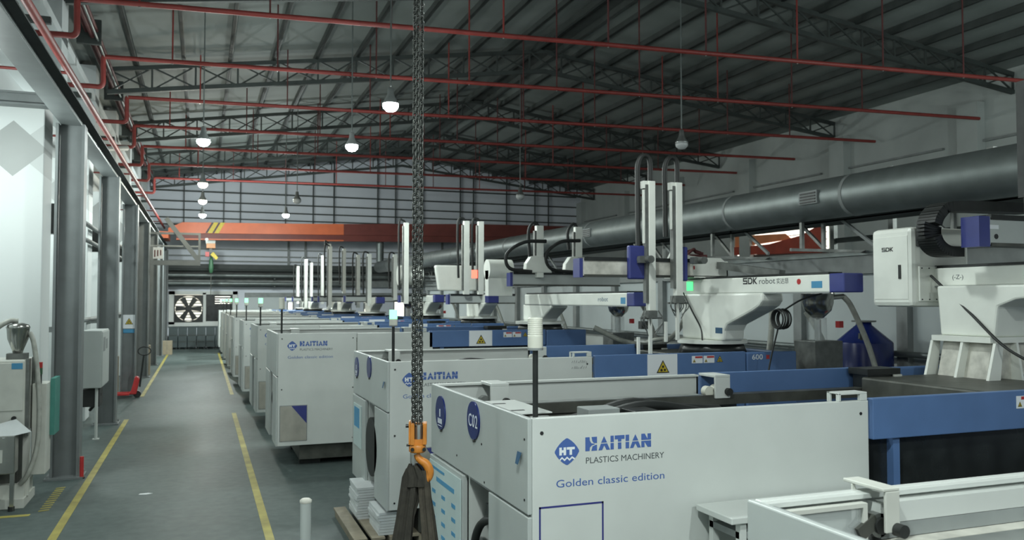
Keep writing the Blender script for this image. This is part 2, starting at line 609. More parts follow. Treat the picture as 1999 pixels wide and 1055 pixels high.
# window_2 and window_3: bright strips behind the far machines
w2 = struct(bpy.data.objects.new('window_2', None))
COL.objects.link(w2)
w2.location = (0, YF, 0)
MB().box(2.4, 16.5, -.1, 0, .9, 1.05).box(2.4, 16.5, -.1, 0, 2.95, 3.2).build('window_frame', dusty, w2)
MB().box(2.4, 4.6, -.06, 0, 1.05, 2.95).build('door_panel', part_mat, w2)
for k, (x0, x1, z0, z1) in enumerate(((4.9, 5.15, 1.5, 2.6), (5.6, 5.9, 1.6, 2.3), (6.7, 7.2, 1.5, 2.2), (8.3, 8.6, 1.4, 2.7), (9.5, 10.1, 1.5, 2.2), (11.4, 12.0, 1.3, 2.7), (13.2, 13.5, 1.4, 2.6), (14.6, 14.9, 1.4, 2.6))):
    MB().box(x0, x1, -.05, 0, z0, z1).build('pane', day, w2)
    MB().box(x0 - .06, x0, -.09, 0, .95, 3.0).box(x1, x1 + .06, -.09, 0, .95, 3.0).build('mullion', dusty, w2)

# ------------------------------------------------------------------ left side: pillars, haunches, columns, runway
diam = bpy.data.materials.new('diamond_painted_pillar')
diam.use_nodes = True
nt = diam.node_tree
bs = nt.nodes['Principled BSDF']
bs.inputs['Roughness'].default_value = .6
tc = nt.nodes.new('ShaderNodeTexCoord')
sx = nt.nodes.new('ShaderNodeSeparateXYZ')
nt.links.new(tc.outputs['Object'], sx.inputs[0])


def mth(op, a, b_=None):
    nd = nt.nodes.new('ShaderNodeMath')
    nd.operation = op
    for i, v in enumerate((a, b_)):
        if v is None:
            continue
        if isinstance(v, (int, float)):
            nd.inputs[i].default_value = v
        else:
            nt.links.new(v, nd.inputs[i])
    return nd.outputs[0]


ax = mth('MULTIPLY', mth('ABSOLUTE', sx.outputs[0]), 0.92)
dz = mth('ABSOLUTE', mth('SUBTRACT', sx.outputs[2], 5.28))
s1 = mth('ADD', ax, dz)
ins = mth('LESS_THAN', s1, 0.46)
dz2 = mth('ABSOLUTE', mth('SUBTRACT', sx.outputs[2], 5.28))
band = mth('LESS_THAN', dz2, 0.42)
mix = nt.nodes.new('ShaderNodeMix')
mix.data_type = 'RGBA'
mix.inputs[6].default_value = (.72, .76, .75, 1)
mix.inputs[7].default_value = (.40, .42, .41, 1)
nt.links.new(ins, mix.inputs[0])
mix2 = nt.nodes.new('ShaderNodeMix')
mix2.data_type = 'RGBA'
mix2.inputs[7].default_value = (.57, .60, .59, 1)
side = mth('MULTIPLY', mth('GREATER_THAN', s1, 0.46), mth('LESS_THAN', dz2, mth('ADD', mth('MULTIPLY', ax, 0.95), 0.03)))
nt.links.new(side, mix2.inputs[0])
nt.links.new(mix.outputs[2], mix2.inputs[6])
nt.links.new(mix2.outputs[2], bs.inputs['Base Color'])

pil = None
for k, y in enumerate((9.3, 15.5, 21.3, 27.6, 33.6, 39.8, 46.0)):
    x = -2.92 if y > 12 else -3.6
    if pil is None:
        pil = struct(MB().box(-.45, .45, 0, .8, 0, 6.05).build('trim_%d' % (k + 1), diam, None, (x, y, 0), bev=.015))
    else:
        q = pil.copy()
        q.name = 'trim_%d' % (k + 1)
        COL.objects.link(q)
        q.location = (x, y, 0)
# upper left wall with ledges and haunches
ul = struct(MB().box(-3.65, -3.4, YN, YF, 6.05, 9.75).build('wall_left_upper', wallw))
ul['kind'] = 'structure'
MB().box(-3.4, -2.95, YN, YF, 8.55, 8.75).build('ledge', wallw, ul)
MB().box(-3.4, -3.0, YN, YF, 7.0, 7.35).build('ledge', wallw, ul)
hn = None
for k in range(8):
    y = 8.4 + 6.2 * k
    if hn is None:
        hn = MB().prism([(-3.4, 6.6), (-2.95, 7.6), (-2.95, 9.6), (-3.4, 9.6)], (0, .45, 0), (1, 0, 0), (0, 0, 1), .9).build('haunch', wallw, ul, (0, y, 0))
    else:
        q = hn.copy()
        COL.objects.link(q)
        q.location = (0, y, 0)
for k in range(7):
    y = 11.5 + 6.2 * k
    MB().box(-3.4, -2.75, y - .06, y + .06, 8.05, 8.18).box(-3.4, -3.3, y - .06, y + .06, 7.9, 8.4).build('bracket', truss_mat, ul)
tg = struct(MB().box(-4.8, -2.2, 14.9, 15.05, 5.9, 6.08).box(-4.8, -2.2, 14.85, 15.1, 6.06, 6.09).box(-4.8, -2.2, 14.85, 15.1, 5.88, 5.91).build('trim_11', col_grey))
# service clutter behind the pillars
lr = thing('wall_pipe_rack', 'dark pipes and fittings on the wall behind the steel columns', 'pipes', (-2.37, 0, 0))
for z in (2.35, 4.1, 4.45):
    MB().cyl((0, 16.5, z), (0, 46, z), .05, n=8).build('pipe_run', dusty, lr)
for k in range(6):
    y = 17 + 6.1 * k
    MB().box(-.25, .08, y, y + .25, 4.0, 4.55).build('valve_box', black_metal, lr)
    MB().box(-2.2, .0, y + .1, y + .2, 2.2, 2.3).build('bracket', dusty, lr)

# steel columns
colg = 'steel columns along the left side of the aisle'
ords = ['grey steel column beside the dryer, the first along the aisle', 'grey steel column behind the wall cabinet, second along the aisle', 'grey steel column with the yellow warning sign, beside the pallet truck',
        'fourth grey steel column along the aisle, past the warning sign', 'fifth grey steel column along the aisle', 'sixth grey steel column, next to the access platform', 'last grey steel column, close to the far crates']
col0 = None
for k, lb in enumerate(ords):
    y = 14.78 + 5.93 * k
    if col0 is None:
        col0 = thing('steel_column', lb, 'column', (-1.97, y, 0), 0, colg)
        MB().box(-.16, .16, -.012, .012, 0.02, 5.58).build('web', col_grey, col0)
        MB().box(-.205, -.165, -.17, .17, 0.02, 5.58).build('flange', col_grey, col0)
        MB().box(.165, .205, -.17, .17, 0.02, 5.58).build('flange', col_grey, col0)
        MB().box(-.27, .27, -.25, .25, 0, .03).build('base_plate', col_grey, col0)
        for sx_, sy_ in ((-1, -1), (1, -1), (-1, 1), (1, 1)):
            MB().cyl((sx_ * .23, sy_ * .2, .03), (sx_ * .23, sy_ * .2, .07), .018, n=6).build('anchor_bolt', dusty, col0)
        index_kids()
    else:
        c = copy_tree(col0)
        c.location = (-1.97, y, 0)
        c['label'] = lb
rb = thing('runway_beam', 'long grey steel crane runway beam on top of the aisle columns', 'beam', (-1.97, 0, 5.58))
MB().box(-.15, .15, 2, 50.8, 0, .02).build('lower_flange', beam_grey, rb)
MB().box(-.15, .15, 2, 50.8, .28, .30).build('upper_flange', truss_mat, rb)
MB().box(-.01, .01, 2, 50.8, .02, .28).build('web', beam_grey, rb)
MB().box(-.035, .035, 2, 50.8, .30, .40).build('crane_rail', mid_iron, rb)
clip = None
for k in range(60):
    y = 6 + k * .72
    if clip is None:
        clip = MB().box(.06, .13, -.05, .05, .30, .335).build('rail_clip', truss_mat, rb, (0, y, 0))
    else:
        q = clip.copy()
        COL.objects.link(q)
        q.location = (0, y, 0)
MB().box(.11, .14, 2, 48, .04, .055).build('conductor_bar', galv, rb)
rp = thing('fire_main_pipe', 'red fire main running the length of the aisle above the runway beam', 'pipe', (-2.0, 0, 6.28))
MB().cyl((0, 4, 0), (0, 50.5, .55), .055, n=12).build('pipe_run', red_pipe, rp)
for k in range(7):
    y = 8.5 + 6.2 * k
    z = .55 * (y - 4) / 46.5
    MB().cyl((-1.4, y, z + .0), (0, y, z), .025, n=8).build('hanger', red_pipe, rp)
em = thing('eave_pipe_bundle', 'dark red pipes bundled along the left eave of the roof', 'pipes', (-2.62, 0, 9.35))
for dx, dz_, r, m in ((0, 0, .06, red_dark), (-.13, .12, .05, red_dark), (.10, .14, .04, red_dark), (-.02, .26, .05, truss_mat), (.13, -.10, .03, galv)):
    MB().cyl((dx, 2, dz_), (dx, 50.8, dz_), r, n=10).build('pipe_run', m, em)
for k in range(9):
    y = 5.0 + 6.2 * k - .9
    MB().box(-.35, .2, y, y + .12, -.2, .42).build('clamp', truss_mat, em)

# ------------------------------------------------------------------ roof trusses
Ttr = ['dark gabled roof truss in front of the second sprinkler pipe', 'dark gabled roof truss behind the second sprinkler pipe', 'dark gabled roof truss behind the fourth sprinkler pipe', 'dark gabled roof truss beyond the unlit far lamp', 'dark gabled roof truss above the far orange crane']
tr0 = None
x0t, x1t = -2.7, 24.3
for k, lb in enumerate(Ttr):
    y = (19.0, 27.0, 35.1, 42.4, 49.3)[k]
    if tr0 is None:
        tr0 = thing('roof_truss', lb, 'truss', (0, y, 0), 0, 'roof trusses')

        def topz(x):
            return roof_z(x) - .24

        def botz(x):
            if x < RX:
                return 8.95 + (10.95 - 8.95) * (x - x0t) / (RX - x0t)
            return 10.95 + (9.45 - 10.95) * (x - RX) / (x1t - RX)
        for (xa, xb) in ((x0t, RX), (RX, x1t)):
            MB().bar((xa, 0, topz(xa)), (xb, 0, topz(xb)), .13, .13).build('top_chord', truss_mat, tr0)
            MB().bar((xa, 0, botz(xa)), (xb, 0, botz(xb)), .13, .13).build('bottom_chord', truss_mat, tr0)
        nb = 22
        for i in range(nb + 1):
            x = x0t + (x1t - x0t) * i / nb
            MB().bar((x, 0, botz(x)), (x, 0, topz(x)), .055).build('post', truss_mat, tr0)
            if i < nb:
                xn = x0t + (x1t - x0t) * (i + 1) / nb
                MB().bar((x, .03, botz(x)), (xn, .03, topz(xn)), .045).build('diagonal', truss_mat, tr0)
                MB().bar((x, -.03, topz(x)), (xn, -.03, botz(xn)), .045).build('diagonal', truss_mat, tr0)
        index_kids()
    else:
        c = copy_tree(tr0)
        c.location = (0, y, 0)
        c['label'] = lb

# ------------------------------------------------------------------ sprinkler pipes under the roof
spr = [(18.3, -2.35, 24.2), (22.5, -2.3, 24.2), (26.8, -2.1, 24.0), (31.1, -2.2, 23.8), (35.2, -2.2, 23.8), (39.7, -2.2, 23.8), (44.2, -2.2, 23.8)]
nth = ['first', 'second', 'third', 'fourth', 'fifth', 'sixth', 'seventh']
YAW = -.092
for k, (y, xa, xb) in enumerate(spr):
    t = thing('sprinkler_pipe', '%s thin red sprinkler pipe hung across the hall under the roof' % nth[k], 'pipe', (xa, y, 8.8), YAW, 'red sprinkler pipes')
    L = xb - xa
    main = MB().cyl((0, 0, 0), (L, 0, 0), .055, n=10)
    main.build('pipe_run', red_pipe, t)
    # drop from the wall: horizontal stub, riser
    MB().tube(smooth_path([(-1.1, 0, -.75), (-.3, 0, -.75), (-.12, 0, -.75), (-.04, 0, -.66), (-.04, 0, -.4), (-.04, 0, -.05), (-.02, 0, 0)], 4), .06, n=10).build('riser', red_pipe, t)
    for i in range(9):
        x = 1.1 + i * 2.55 + (k % 3) * .45
        if x > L - .3:
            continue
        up = roof_z(xa + x) - 8.8 - .02
        MB().cyl((x, 0, 0), (x, 0, up), .022, n=6).build('hanger_rod', red_dark if i % 3 else red_pipe, t)
        MB().cyl((x, 0, -.07), (x, 0, 0), .02, n=6).build('sprinkler_head', steel, t)

# ------------------------------------------------------------------ high-bay lamps
def high_bay(x, y, z, label, lit='cool', power=1.0, up=UPLIGHT, cone=168):
    t = thing('high_bay_lamp', label, 'lamp', (x, y, z), 0, 'high-bay lamps under the roof')
    MB().lathe([(.03, .40), (.06, .38), (.07, .26), (.09, .20), (.16, .08), (.17, .05), (.16, .05), (.14, .09), (.07, .18)], n=20).build('reflector', dusty if lit != 'off' else steel, t)
    bm = {'cool': bulb_cool, 'warm': bulb_warm, 'off': bulb_off}[lit]
    MB().lathe([(.0, -.12), (.09, -.10), (.15, -.04), (.165, .01), (.15, .06), (.06, .12), (0, .13)], n=16).build('bulb', bm, t)
    MB().cyl((0, 0, .42), (0, 0, roof_z(x) - z), .018, n=6).build('stem', galv, t)
    if lit != 'off' and power > 0:
        for typ, share in (('SPOT', .80), ('POINT', up)):
            ld = bpy.data.lights.new('lamp_light', typ)
            ld.energy = LAMP_W * power * share
            ld.color = LAMP_COL if lit == 'cool' else (1.0, .95, .78)
            ld.shadow_soft_size = .15
            if typ == 'SPOT':
                ld.spot_size = R(cone)
                ld.spot_blend = .5
            lo = bpy.data.objects.new('lamp_light', ld)
            COL.objects.link(lo)
            lo.location = (0, 0, -.32)
            lo.parent = t
    return t


high_bay(.0, 22.3, 6.8, 'lit lamp above the aisle, first of the line', power=.42, up=1.0)
bpy.data.objects['high_bay_lamp']['label'] = 'lit high-bay lamp, first in the line over the aisle'
high_bay(.0, 30.7, 6.8, 'yellowish lit high-bay lamp, second in the line over the aisle', 'warm', power=.45, up=.9)
high_bay(.0, 36.0, 6.8, 'yellowish lit high-bay lamp, third in the line over the aisle', 'warm', power=.45, up=.9)
high_bay(.0, 42.0, 6.8, 'bright lit high-bay lamp over the aisle in front of the orange crane', power=3.4)
high_bay(3.62, 16.8, 6.8, 'brightest lit high-bay lamp, beside the hanging chain')
high_bay(3.65, 21.7, 6.8, 'lit high-bay lamp with a glowing rim, over the machine row')
high_bay(3.72, 40.6, 6.8, 'lit high-bay lamp over the machines in front of the orange crane', power=3.4)
high_bay(3.6, 34.5, 6.8, 'unlit high-bay lamp over the far machine row', 'off')
high_bay(11.6, 18.4, 6.8, 'unlit high-bay lamp hanging in the dark half of the hall', 'off')
high_bay(11.6, 30.0, 6.8, 'unlit high-bay lamp deep in the dark half of the hall', 'off')
# unseen lamps added out of frame to brighten the near machines and right side
high_bay(.6, 10.2, 6.8, 'added unseen high-bay lamp over the aisle between the hook and the dryer', power=.62, up=.3, cone=150)
high_bay(.1, 1.5, 6.0, 'added unseen high-bay lamp over the camera platform', power=1.9, up=.03, cone=153)
high_bay(17.5, 8.5, 6.2, 'added unseen lamp in the open side of the hall beyond the partition', power=2.6)
high_bay(19.5, 4.5, 6.2, 'added unseen lamp in the open side of the hall, level with the C02 machine', power=2.6)
high_bay(3.6, -3.5, 6.8, 'added unseen high-bay lamp behind the camera platform', power=1.2, up=.85, cone=150)
high_bay(-.8, -5.0, 6.8, 'added unseen high-bay lamp over the aisle behind the camera', power=1.2, up=.5, cone=150)
high_bay(3.62, 7.6, 6.8, 'added unseen high-bay lamp over the blue-topped machines', power=1.0, up=.1, cone=138)

for x, y, lb, en in ((-4.4, 6.5, 'level with the hook', 150), (-3.2, 13.3, 'beside the hopper dryer', 170), (-3.2, 19.2, 'beside the wall cabinet', 170), (-4.3, 25.0, 'behind the third column', 170), (-4.4, 31.5, 'behind the fourth column', 170)):  # unseen lamps added to brighten the pillars and left wall
    t = thing('added_tube_lamp', 'added unseen fluorescent tube lamp behind the pillars, ' + lb, 'lamp', (x, y, 5.3), 0, 'added tube lamps behind the pillars')
    MB().cyl((0, 0, .06), (0, 0, roof_z(x) - 5.29), .01, n=6).build('hanger_rod', dusty, t)
    MB().cyl((0, -.6, 0), (0, .6, 0), .02, n=8).build('tube', bulb_cool, t)
    MB().box(-.05, .05, -.62, .62, .02, .07).build('housing', white, t)
    ld = bpy.data.lights.new('added_tube_light', 'POINT')
    ld.shadow_soft_size = .25
    ld.energy = en
    ld.color = LAMP_COL
    lo = bpy.data.objects.new('added_tube_light', ld)
    COL.objects.link(lo)
    lo.location = (0, 0, -.3)
    lo.parent = t

# ------------------------------------------------------------------ floor markings
m = MB().box(-1.645, -1.545, 2, 21.3, 0, .004).build('floor', floor_yellow)
m.name = 'floor_line'
tag(m, 'yellow line along the column side of the aisle, nearer stretch', 'floor marking', 'yellow aisle lines')
m = MB().box(-1.615, -1.515, 26.1, 46.5, 0, .004).build('floor_line', floor_yellow)
tag(m, 'yellow line along the column side of the aisle, beyond the pallet truck', 'floor marking', 'yellow aisle lines')
m = MB().box(.735, .835, 2, 21.6, 0, .004).build('floor_line', floor_yellow)
tag(m, 'yellow line along the machine side of the aisle, by the white bollard', 'floor marking', 'yellow aisle lines')
m = MB().box(.83, .93, 25.8, 46, 0, .004).build('floor_line', floor_yellow)
tag(m, 'yellow line along the far machines', 'floor marking', 'yellow aisle lines')
hz = thing('hazard_strip', 'short dashed yellow and black strip on the floor by the dryer', 'floor marking', (-1.92, 12.5, 0))
for i in range(11):
    MB().prism([(-.06, i * .14), (.06, i * .14 + .04), (.06, i * .14 + .10), (-.06, i * .14 + .06)], (0, 0, .0), (1, 0, 0), (0, 1, 0), .004).build('dash', floor_yellow, hz)
m = MB().box(-3.4, -2.05, 12.3, 12.4, 0, .004).build('floor_line', floor_yellow)
tag(m, 'worn yellow line in front of the dryer', 'floor marking', 'yellow aisle lines')
m = MB().prism([(-.09, -.02), (.02, -.05), (.10, 0), (.04, .05), (-.07, .04)], (0, 0, 0), (1, 0, 0), (0, 1, 0), .002).build('paper_scrap', paper, None, (-.72, 13.1, .001))
tag(m, 'small white scrap of paper lying on the grey aisle floor', 'paper')


# ------------------------------------------------------------------ injection moulding machines
def machine(label, loc, warn=True, brackets=2, H=2.09, zb=.41, seam=False, plate='blue', logo=True, lamp='off', badges=True, near_detail=True, back=8.0, W=2.2):
    t = thing('moulding_machine', label, 'machine', loc, 0, 'injection moulding machines in a row')
    XW, XB = 2.58, 4.86
    # bed and feet
    MB().box(.40, back, .12, W - .12, .10, 1.05).build('bed', dark_iron, t)
    for i, x in enumerate((.42, 2.6, 4.9, 7.3)):
        for y in (.28, W - .5):
            MB().box(x, x + .35, y, y + .22, 0, .10).build('foot', black_metal, t)
    # near side panels
    if seam:
        MB().box(.03, 1.33, 0, .04, zb, H).build('side_panel', white, t, bev=.006)
        MB().box(1.345, XW + .1, 0, .04, zb, H - .012).build('side_panel', white, t, bev=.006)
    else:
        MB().box(.03, XW, 0, .04, zb, H).build('side_panel', white, t, bev=.006)
    sc = MB()
    for x in (.09, (1.27 if seam else XW - .07)):
        for z in (zb + .08, (zb + H) / 2, H - .09):
            sc.cyl((x, -.004, z), (x, .01, z), .012, n=6)
    sc.build('screws', print_black, t, kind='stuff')
    # far side panel (its inner face shows)
    MB().box(.03, XW, W - .04, W, zb, H).build('side_panel', white, t, bev=.006)
    # top rails: inward flanges
    MB().box(.03, XW, W - .075, W - .04, H - .018, H - .002).build('top_rail', white, t)
    MB().box(.03, XW, .04, .07, H - .018, H - .004).build('top_rail', white, t)
    # front panels facing the aisle
    zs = 1.52
    MB().box(0, .03, .0, W, zs, H).build('front_panel', white_front, t, bev=.006)
    MB().box(0, .03, .0, .72, zb, zs - .015).build('front_door', white_front, t, bev=.006)
    fd = MB().box(-.01, .03, 1.27, W, zb, zs - .015).build('front_door', white_front, t, bev=.006)
    MB().box(.031, .06, .05, W - .05, zs - .03, H - .01).build('inner_skin', dusty, t)
    MB().box(.03, .35, 1.22, 1.25, zb, zs - .015).build('recess_side', white, t)
    MB().box(.34, .36, .05, W - .05, zb, zs).build('recess_back', mid_iron, t)
    # hoses in the front recess
    h = MB()
    h.tube(smooth_path([(.2, .72, 1.30), (.10, .85, 1.28), (.06, 1.05, 1.2), (.05, 1.17, 1.02), (.08, 1.12, .86), (.12, .95, .80), (.2, .8, .84)], 5), .03, n=8)
    h.build('hose', black, t)
    MB().tube(smooth_path([(.22, .80, 1.36), (.14, .86, 1.2), (.12, .90, .95), (.18, .84, .7)], 5), .035, n=8).build('hose', black, t)
    MB().tube(smooth_path([(.16, 1.2, .66), (.08, 1.0, .74), (.1, .8, .86)], 5), .05, n=8).build('hose', black, t)
    MB().box(.05, .16, .76, .92, 1.3, 1.38).build('hose_clamp', black_metal, t)
    # blue guard beams with dark windows
    for y0, y1 in ((.0, .06), (W - .06, W)):
        MB().box(XW + .04, XB, y0, y1, H - .28, H + .01).build('guard_beam', blue, t, bev=.006)
    MB().box(XW + .04, XB, .10, .14, .75, H - .28).build('guard_window', dark_glass, t)
    MB().box(XW + .26, XW + .32, .04, .10, .6, H - .28).box(XB - .08, XB, .03, .10, .6, H - .28).build('guard_post', blue, t, kind='stuff')
    MB().box(XW + .04, XB, .02, .14, .55, .76).build('guard_sill', blue, t)
    # injection end
    MB().box(XB + .02, XB + .84, .0, .06, 1.25, H).box(XB + .02, XB + .84, W - .06, W, 1.25, H).box(XB + .78, XB + .84, .06, W - .06, 1.25, H - .02).build('injection_cover', blue, t, bev=.02)
    MB().box(XB + .02, back, .15, W - .15, 1.0, 1.25).build('injection_base', blue, t)
    MB().cyl((XB + .84, W / 2, 1.6), (XB + 1.6, W / 2, 1.6), .2, n=14).build('barrel', mid_iron, t)
    MB().box(XB + .95, back - .3, .16, .22, 1.25, 1.7).build('barrel_guard', blue, t)
    # inside the open top
    MB().box(.06, XW, .1, W - .1, 1.78, 1.82).build('deck', dark_iron, t)
    MB().box(XW, XB, .14, W - .1, 1.05, 1.35).build('clamp_bed', dark_iron, t)
    gr = MB().box(.3, XB - .3, W - .30, W - .17, H - .26, H - .17).build('guide_rail', dark_iron, t)
    MB().box(.3, XW - .1, W - .30, W - .17, H - .17, H - .163).build('rail_strip', steel, gr)
    MB().box(XW + .3, XW + .75, .35, W - .35, 1.3, 1.72).build('moving_platen', dark_iron, t, bev=.02)
    MB().box(XB - .55, XB + .66, .3, W - .3, 1.2, H - .06).build('fixed_platen', dark_iron, t, bev=.02)
    for y in (.6, W - .6):
        MB().cyl((.7, y, 1.68), (XB - .4, y, 1.68), .06, n=12).build('tie_bar', mid_iron, t)
    # brackets with rollers
    for x, m_ in ((.42, white), (XW + .02, white))[2 - brackets:]:
        g = MB()
        g.box(x, x + .16, W - .32, W - .05, H - .01, H + .015)
        g.box(x, x + .16, W - .32, W - .295, H - .20, H - .01)
        bk = g.build('roller_bracket', m_, t, bev=.004)
        MB().cyl((x + .13, W - .36, H - .14), (x + .13, W - .30, H - .14), .034, n=14).build('bumper', black, bk)
        MB().cyl((x - .03, W - .27, H - .14), (x - .03, W - .20, H - .14), .05, n=16).build('roller', lens_cream if x > 1 else mid_iron, bk)
        if x > 1:
            MB().cyl((x + .06, W - .27, H - .13), (x + .06, W - .20, H - .13), .05, n=16).build('roller', lens_cream, bk)
    MB().box(XB - .52, XB - .1, W - .36, W - .10, H - .04, H + .02).box(XB - .5, XB - .15, W - .34, W - .14, H - .26, H - .04).build('rail_end_block', black_metal, t)
    MB().cyl((XB - .44, W - .42, H - .12), (XB - .44, W - .34, H - .12), .045, n=16).build('roller', mid_iron, t)
    MB().box(XB - .2, XB - .10, W - .38, W - .36, H - .16, H - .04).build('sensor', off_white, t)
    # handle on the near panel end
    hd = MB()
    x = XW - .26
    hd.box(x, x + .02, .0, .03, H, H + .055).box(x, x + .25, .0, .03, H + .045, H + .06).box(x + .19, x + .25, 0, .03, H, H + .045)
    hd.box(x, x + .25, .03, .12, H + .05, H + .06).box(x, x + .02, .09, .12, H - .01, H + .06)
    hd.build('pull_handle', white, t, bev=.003)
    # signal lamp
    lx, ly = .09, .10
    pole = MB().cyl((lx, ly, 1.64), (lx, ly, H + .40), .017, n=10).build('signal_pole', black_metal, t)
    lz = H + .40
    MB().cyl((lx, ly, lz), (lx, ly, lz + .015), .048, n=20).build('lamp_flange', dusty, pole)
    MB().cyl((lx, ly, lz + .015), (lx, ly, lz + .085), .047, n=20).build('lamp_body', lens_cream, pole)
    up = MB()
    if lamp == 'green':
        up.cyl((lx, ly, lz + .085), (lx, ly, lz + .19), .046, n=20)
        up.build('lamp_lens', lens_green, pole)
    else:
        prof = []
        for i in range(10):
            z = lz + .085 + i * .011
            prof += [(.0465, z), (.0465, z + .007), (.0445, z + .009)]
        prof += [(.043, lz + .198), (0, lz + .2)]
        up.lathe(prof, (lx, ly, 0), n=20)
        up.build('lamp_lens', lens_cream, pole)
    # print on the side panel
    if logo:
        zz = H - .21
        diamond_logo(t, .255, zz, .165, .165, -.0002)
        wordmark(t, .378, zz - .006, .084, .456, -.0002, logo_blue)
        text('PLASTICS MACHINERY', .037, print_grey, t, (.378, -.0004, zz - .081), width=.546)
        text('Golden classic edition', .046, logo_blue, t, (.18, -.0004, zz - .212), width=.745)
    if plate == 'outline':
        z0, z1, x0, x1 = .92, 1.562, .072, .50
        q = MB()
        w = .011
        q.box(x0, x1, -.0015, .001, z1 - w, z1).box(x0, x1, -.0015, .001, z0, z0 + w).box(x0, x0 + w, -.0015, .001, z0, z1).box(x1 - w, x1, -.0015, .001, z0, z1)
        q.build('blue_outline', line_blue, t)
    elif plate:
        x0, x1, z0, z1 = (.07, .50, .44, 1.02) if seam else (.28, .66, .62, 1.09)
        pf = MB().box(x0 - .01, x1 + .01, -.004, .001, z0 - .01, z1 + .01).build('plate_frame', dusty, t)
        MB().box(x0, x1, -.007, -.004, z0, z1).build('metal_plate', brushed, pf)
        MB().prism([(x0 + .18, z1), (x1, z1), (x1, z1 - .30)], (0, -.007, 0), (1, 0, 0), (0, 0, 1), .002).build('blue_corner', deep_blue, pf)
    # warning plate and labels on the guard beam
    if near_detail:
        if warn:
            MB().box(3.36, 3.80, -.003, .001, H - .275, H + .005).build('warning_plate', print_white, t)
            warning_triangle(t, 3.585, H - .235, .19, -.004)
        for x in (4.02, 4.20):
            MB().box(x, x + .165, -.003, .001, H - .125, H - .03).build('caution_label', print_white, t)
            MB().box(x + .05, x + .16, -.005, -.003, H - .058, H - .035).build('label_band', red, t)
            warning_triangle(t, x + .035, H - .112, .045, -.004, 'small_triangle')
        warning_triangle(t, 4.45, H - .118, .10, -.001, 'heat_triangle')
    return t


m1 = machine('white machine with a black roller on its open bracket, beside the white table', (1.82, .28, 0), brackets=1, logo=False, plate=None, badges=False)
m2 = machine('white moulding machine with the round C02 badge on its front', (1.826, 4.6, 0), warn=False, plate='outline')
m3 = machine('white moulding machine behind the hanging hook, pallet of printed sheets at its front', (1.985, 9.32, 0), lamp='green')
m4 = machine('white two-panel moulding machine with a steel plate low on its side', (1.18, 14.3, 0), H=2.23, zb=.36, seam=True)

index_kids()


# --- C01 extras
def add_front_bits(t, extra):
    pass


MB().box(.05, .34, .42, 1.12, 2.055, 2.062).build('inner_shelf', white, m2)
MB().box(.08, .2, .55, .58, 2.062, 2.064).build('shelf_slot', print_black, m2)
MB().box(.08, .2, .92, .95, 2.062, 2.064).build('shelf_slot', print_black, m2)
# badges
def badge(t, y, z, txt=None, marks=False, r=.135):
    bd = MB().cyl((-.012, y, z), (0, y, z), r, n=40).build('round_badge', badge_blue, t)
    if txt:
        text(txt, .09, print_white, bd, (-.0125, y + .10, z - .045), '-X', width=.20, spacing=1.15)
    if marks:
        q = MB()
        q.box(-.0135, -.012, y - .01, y + .01, z - .03, z + .03)
        for i in range(4):
            q.box(-.0135, -.012, y - .055 + i * .032, y - .037 + i * .032, z - .085, z - .045)
        q.box(-.0135, -.012, y - .055, y + .06, z - .105, z - .10)
        q.build('badge_print', print_white, bd)
    MB().cyl((-.016, y - .02, z - r - .004), (0, y - .02, z - r - .004), .012, n=8).build('badge_stud', dark_iron, bd)
    return bd


badge(m2, 6.49 - 4.6, 1.885, marks=True)
badge(m2, 5.63 - 4.6, 1.94, 'C02')
badge(m3, 1.93, 1.885, marks=True)
badge(m3, 1.05, 1.95)
for t, y, z in ((m2, .11, 1.84), (m3, .12, 1.82)):
    MB().prism([(-.022, -.036), (.016, -.036), (.032, .036), (-.03, .036)], (-.018, y, z), (0, -1, 0), (.25, 0, 1), .004).build('blue_tag', tag_blue, t)
MB().cyl((-.004, .86, 1.80), (.0, .86, 1.80), .008, n=6).cyl((-.004, .80, 1.55), (.0, .80, 1.55), .008, n=6).cyl((-.004, .05, 1.96), (.0, .05, 1.96), .008, n=6).cyl((-.004, .05, 1.6), (.0, .05, 1.6), .008, n=6).cyl((-.004, 1.45, 1.62), (.0, 1.45, 1.62), .008, n=6).build('screws', print_black, m2, kind='stuff')
# notice board on the far front door of C02 and a small one on the next machine
nb = MB().box(-.022, -.012, 1.30, 2.17, .72, 1.47).build('notice_board', board_pale, m2)
q = MB()
q.box(-.024, -.022, 1.72, 2.12, 1.415, 1.435)
q.box(-.024, -.022, 1.45, 1.95, 1.33, 1.365)
rnd = random.Random(3)
for i in range(3):
    for j in range(5):
        y, z = 1.42 + i * .28, .80 + j * .105
        q.box(-.024, -.022, y, y + .10, z, z + .03)
q.build('board_print', sky_tag, nb)
nb = MB().box(-.022, -.012, 1.5, 2.05, .85, 1.4).build('notice_board', board_pale, m3)
MB().box(-.024, -.022, 1.62, 2.0, 1.1, 1.36).build('board_print', sky_tag, nb)
MB().cyl((.0, .93, .98), (.10, .93, .98), .36, n=32).build('hose_reel', black, m3)
text('Zero dB0', .04, print_grey, m3, (2.33, -.0004, 2.0), width=.0, name='marker_note') if False else None
q = MB()
rnd = random.Random(5)
for row, z in enumerate((2.015, 1.945)):
    x = 2.30
    while x < 2.50:
        q.bar((x, -.001, z), (x + .012, -.001, z + rnd.uniform(.015, .035)), .003)
        x += rnd.uniform(.016, .03)
q.build('marker_scribble', print_grey, m3, kind='stuff')
text('600', .07, print_white, m3, (4.96, -.001, 1.99), width=.17)
MB().prism([(.04 * math.cos(i * PI / 4) * (1 if i % 2 else .6), .04 * math.sin(i * PI / 4) * (1 if i % 2 else .6)) for i in range(8)], (5.22, -.001, 2.02), (1, 0, 0), (0, 0, 1), .001).build('star_mark', red, m3)
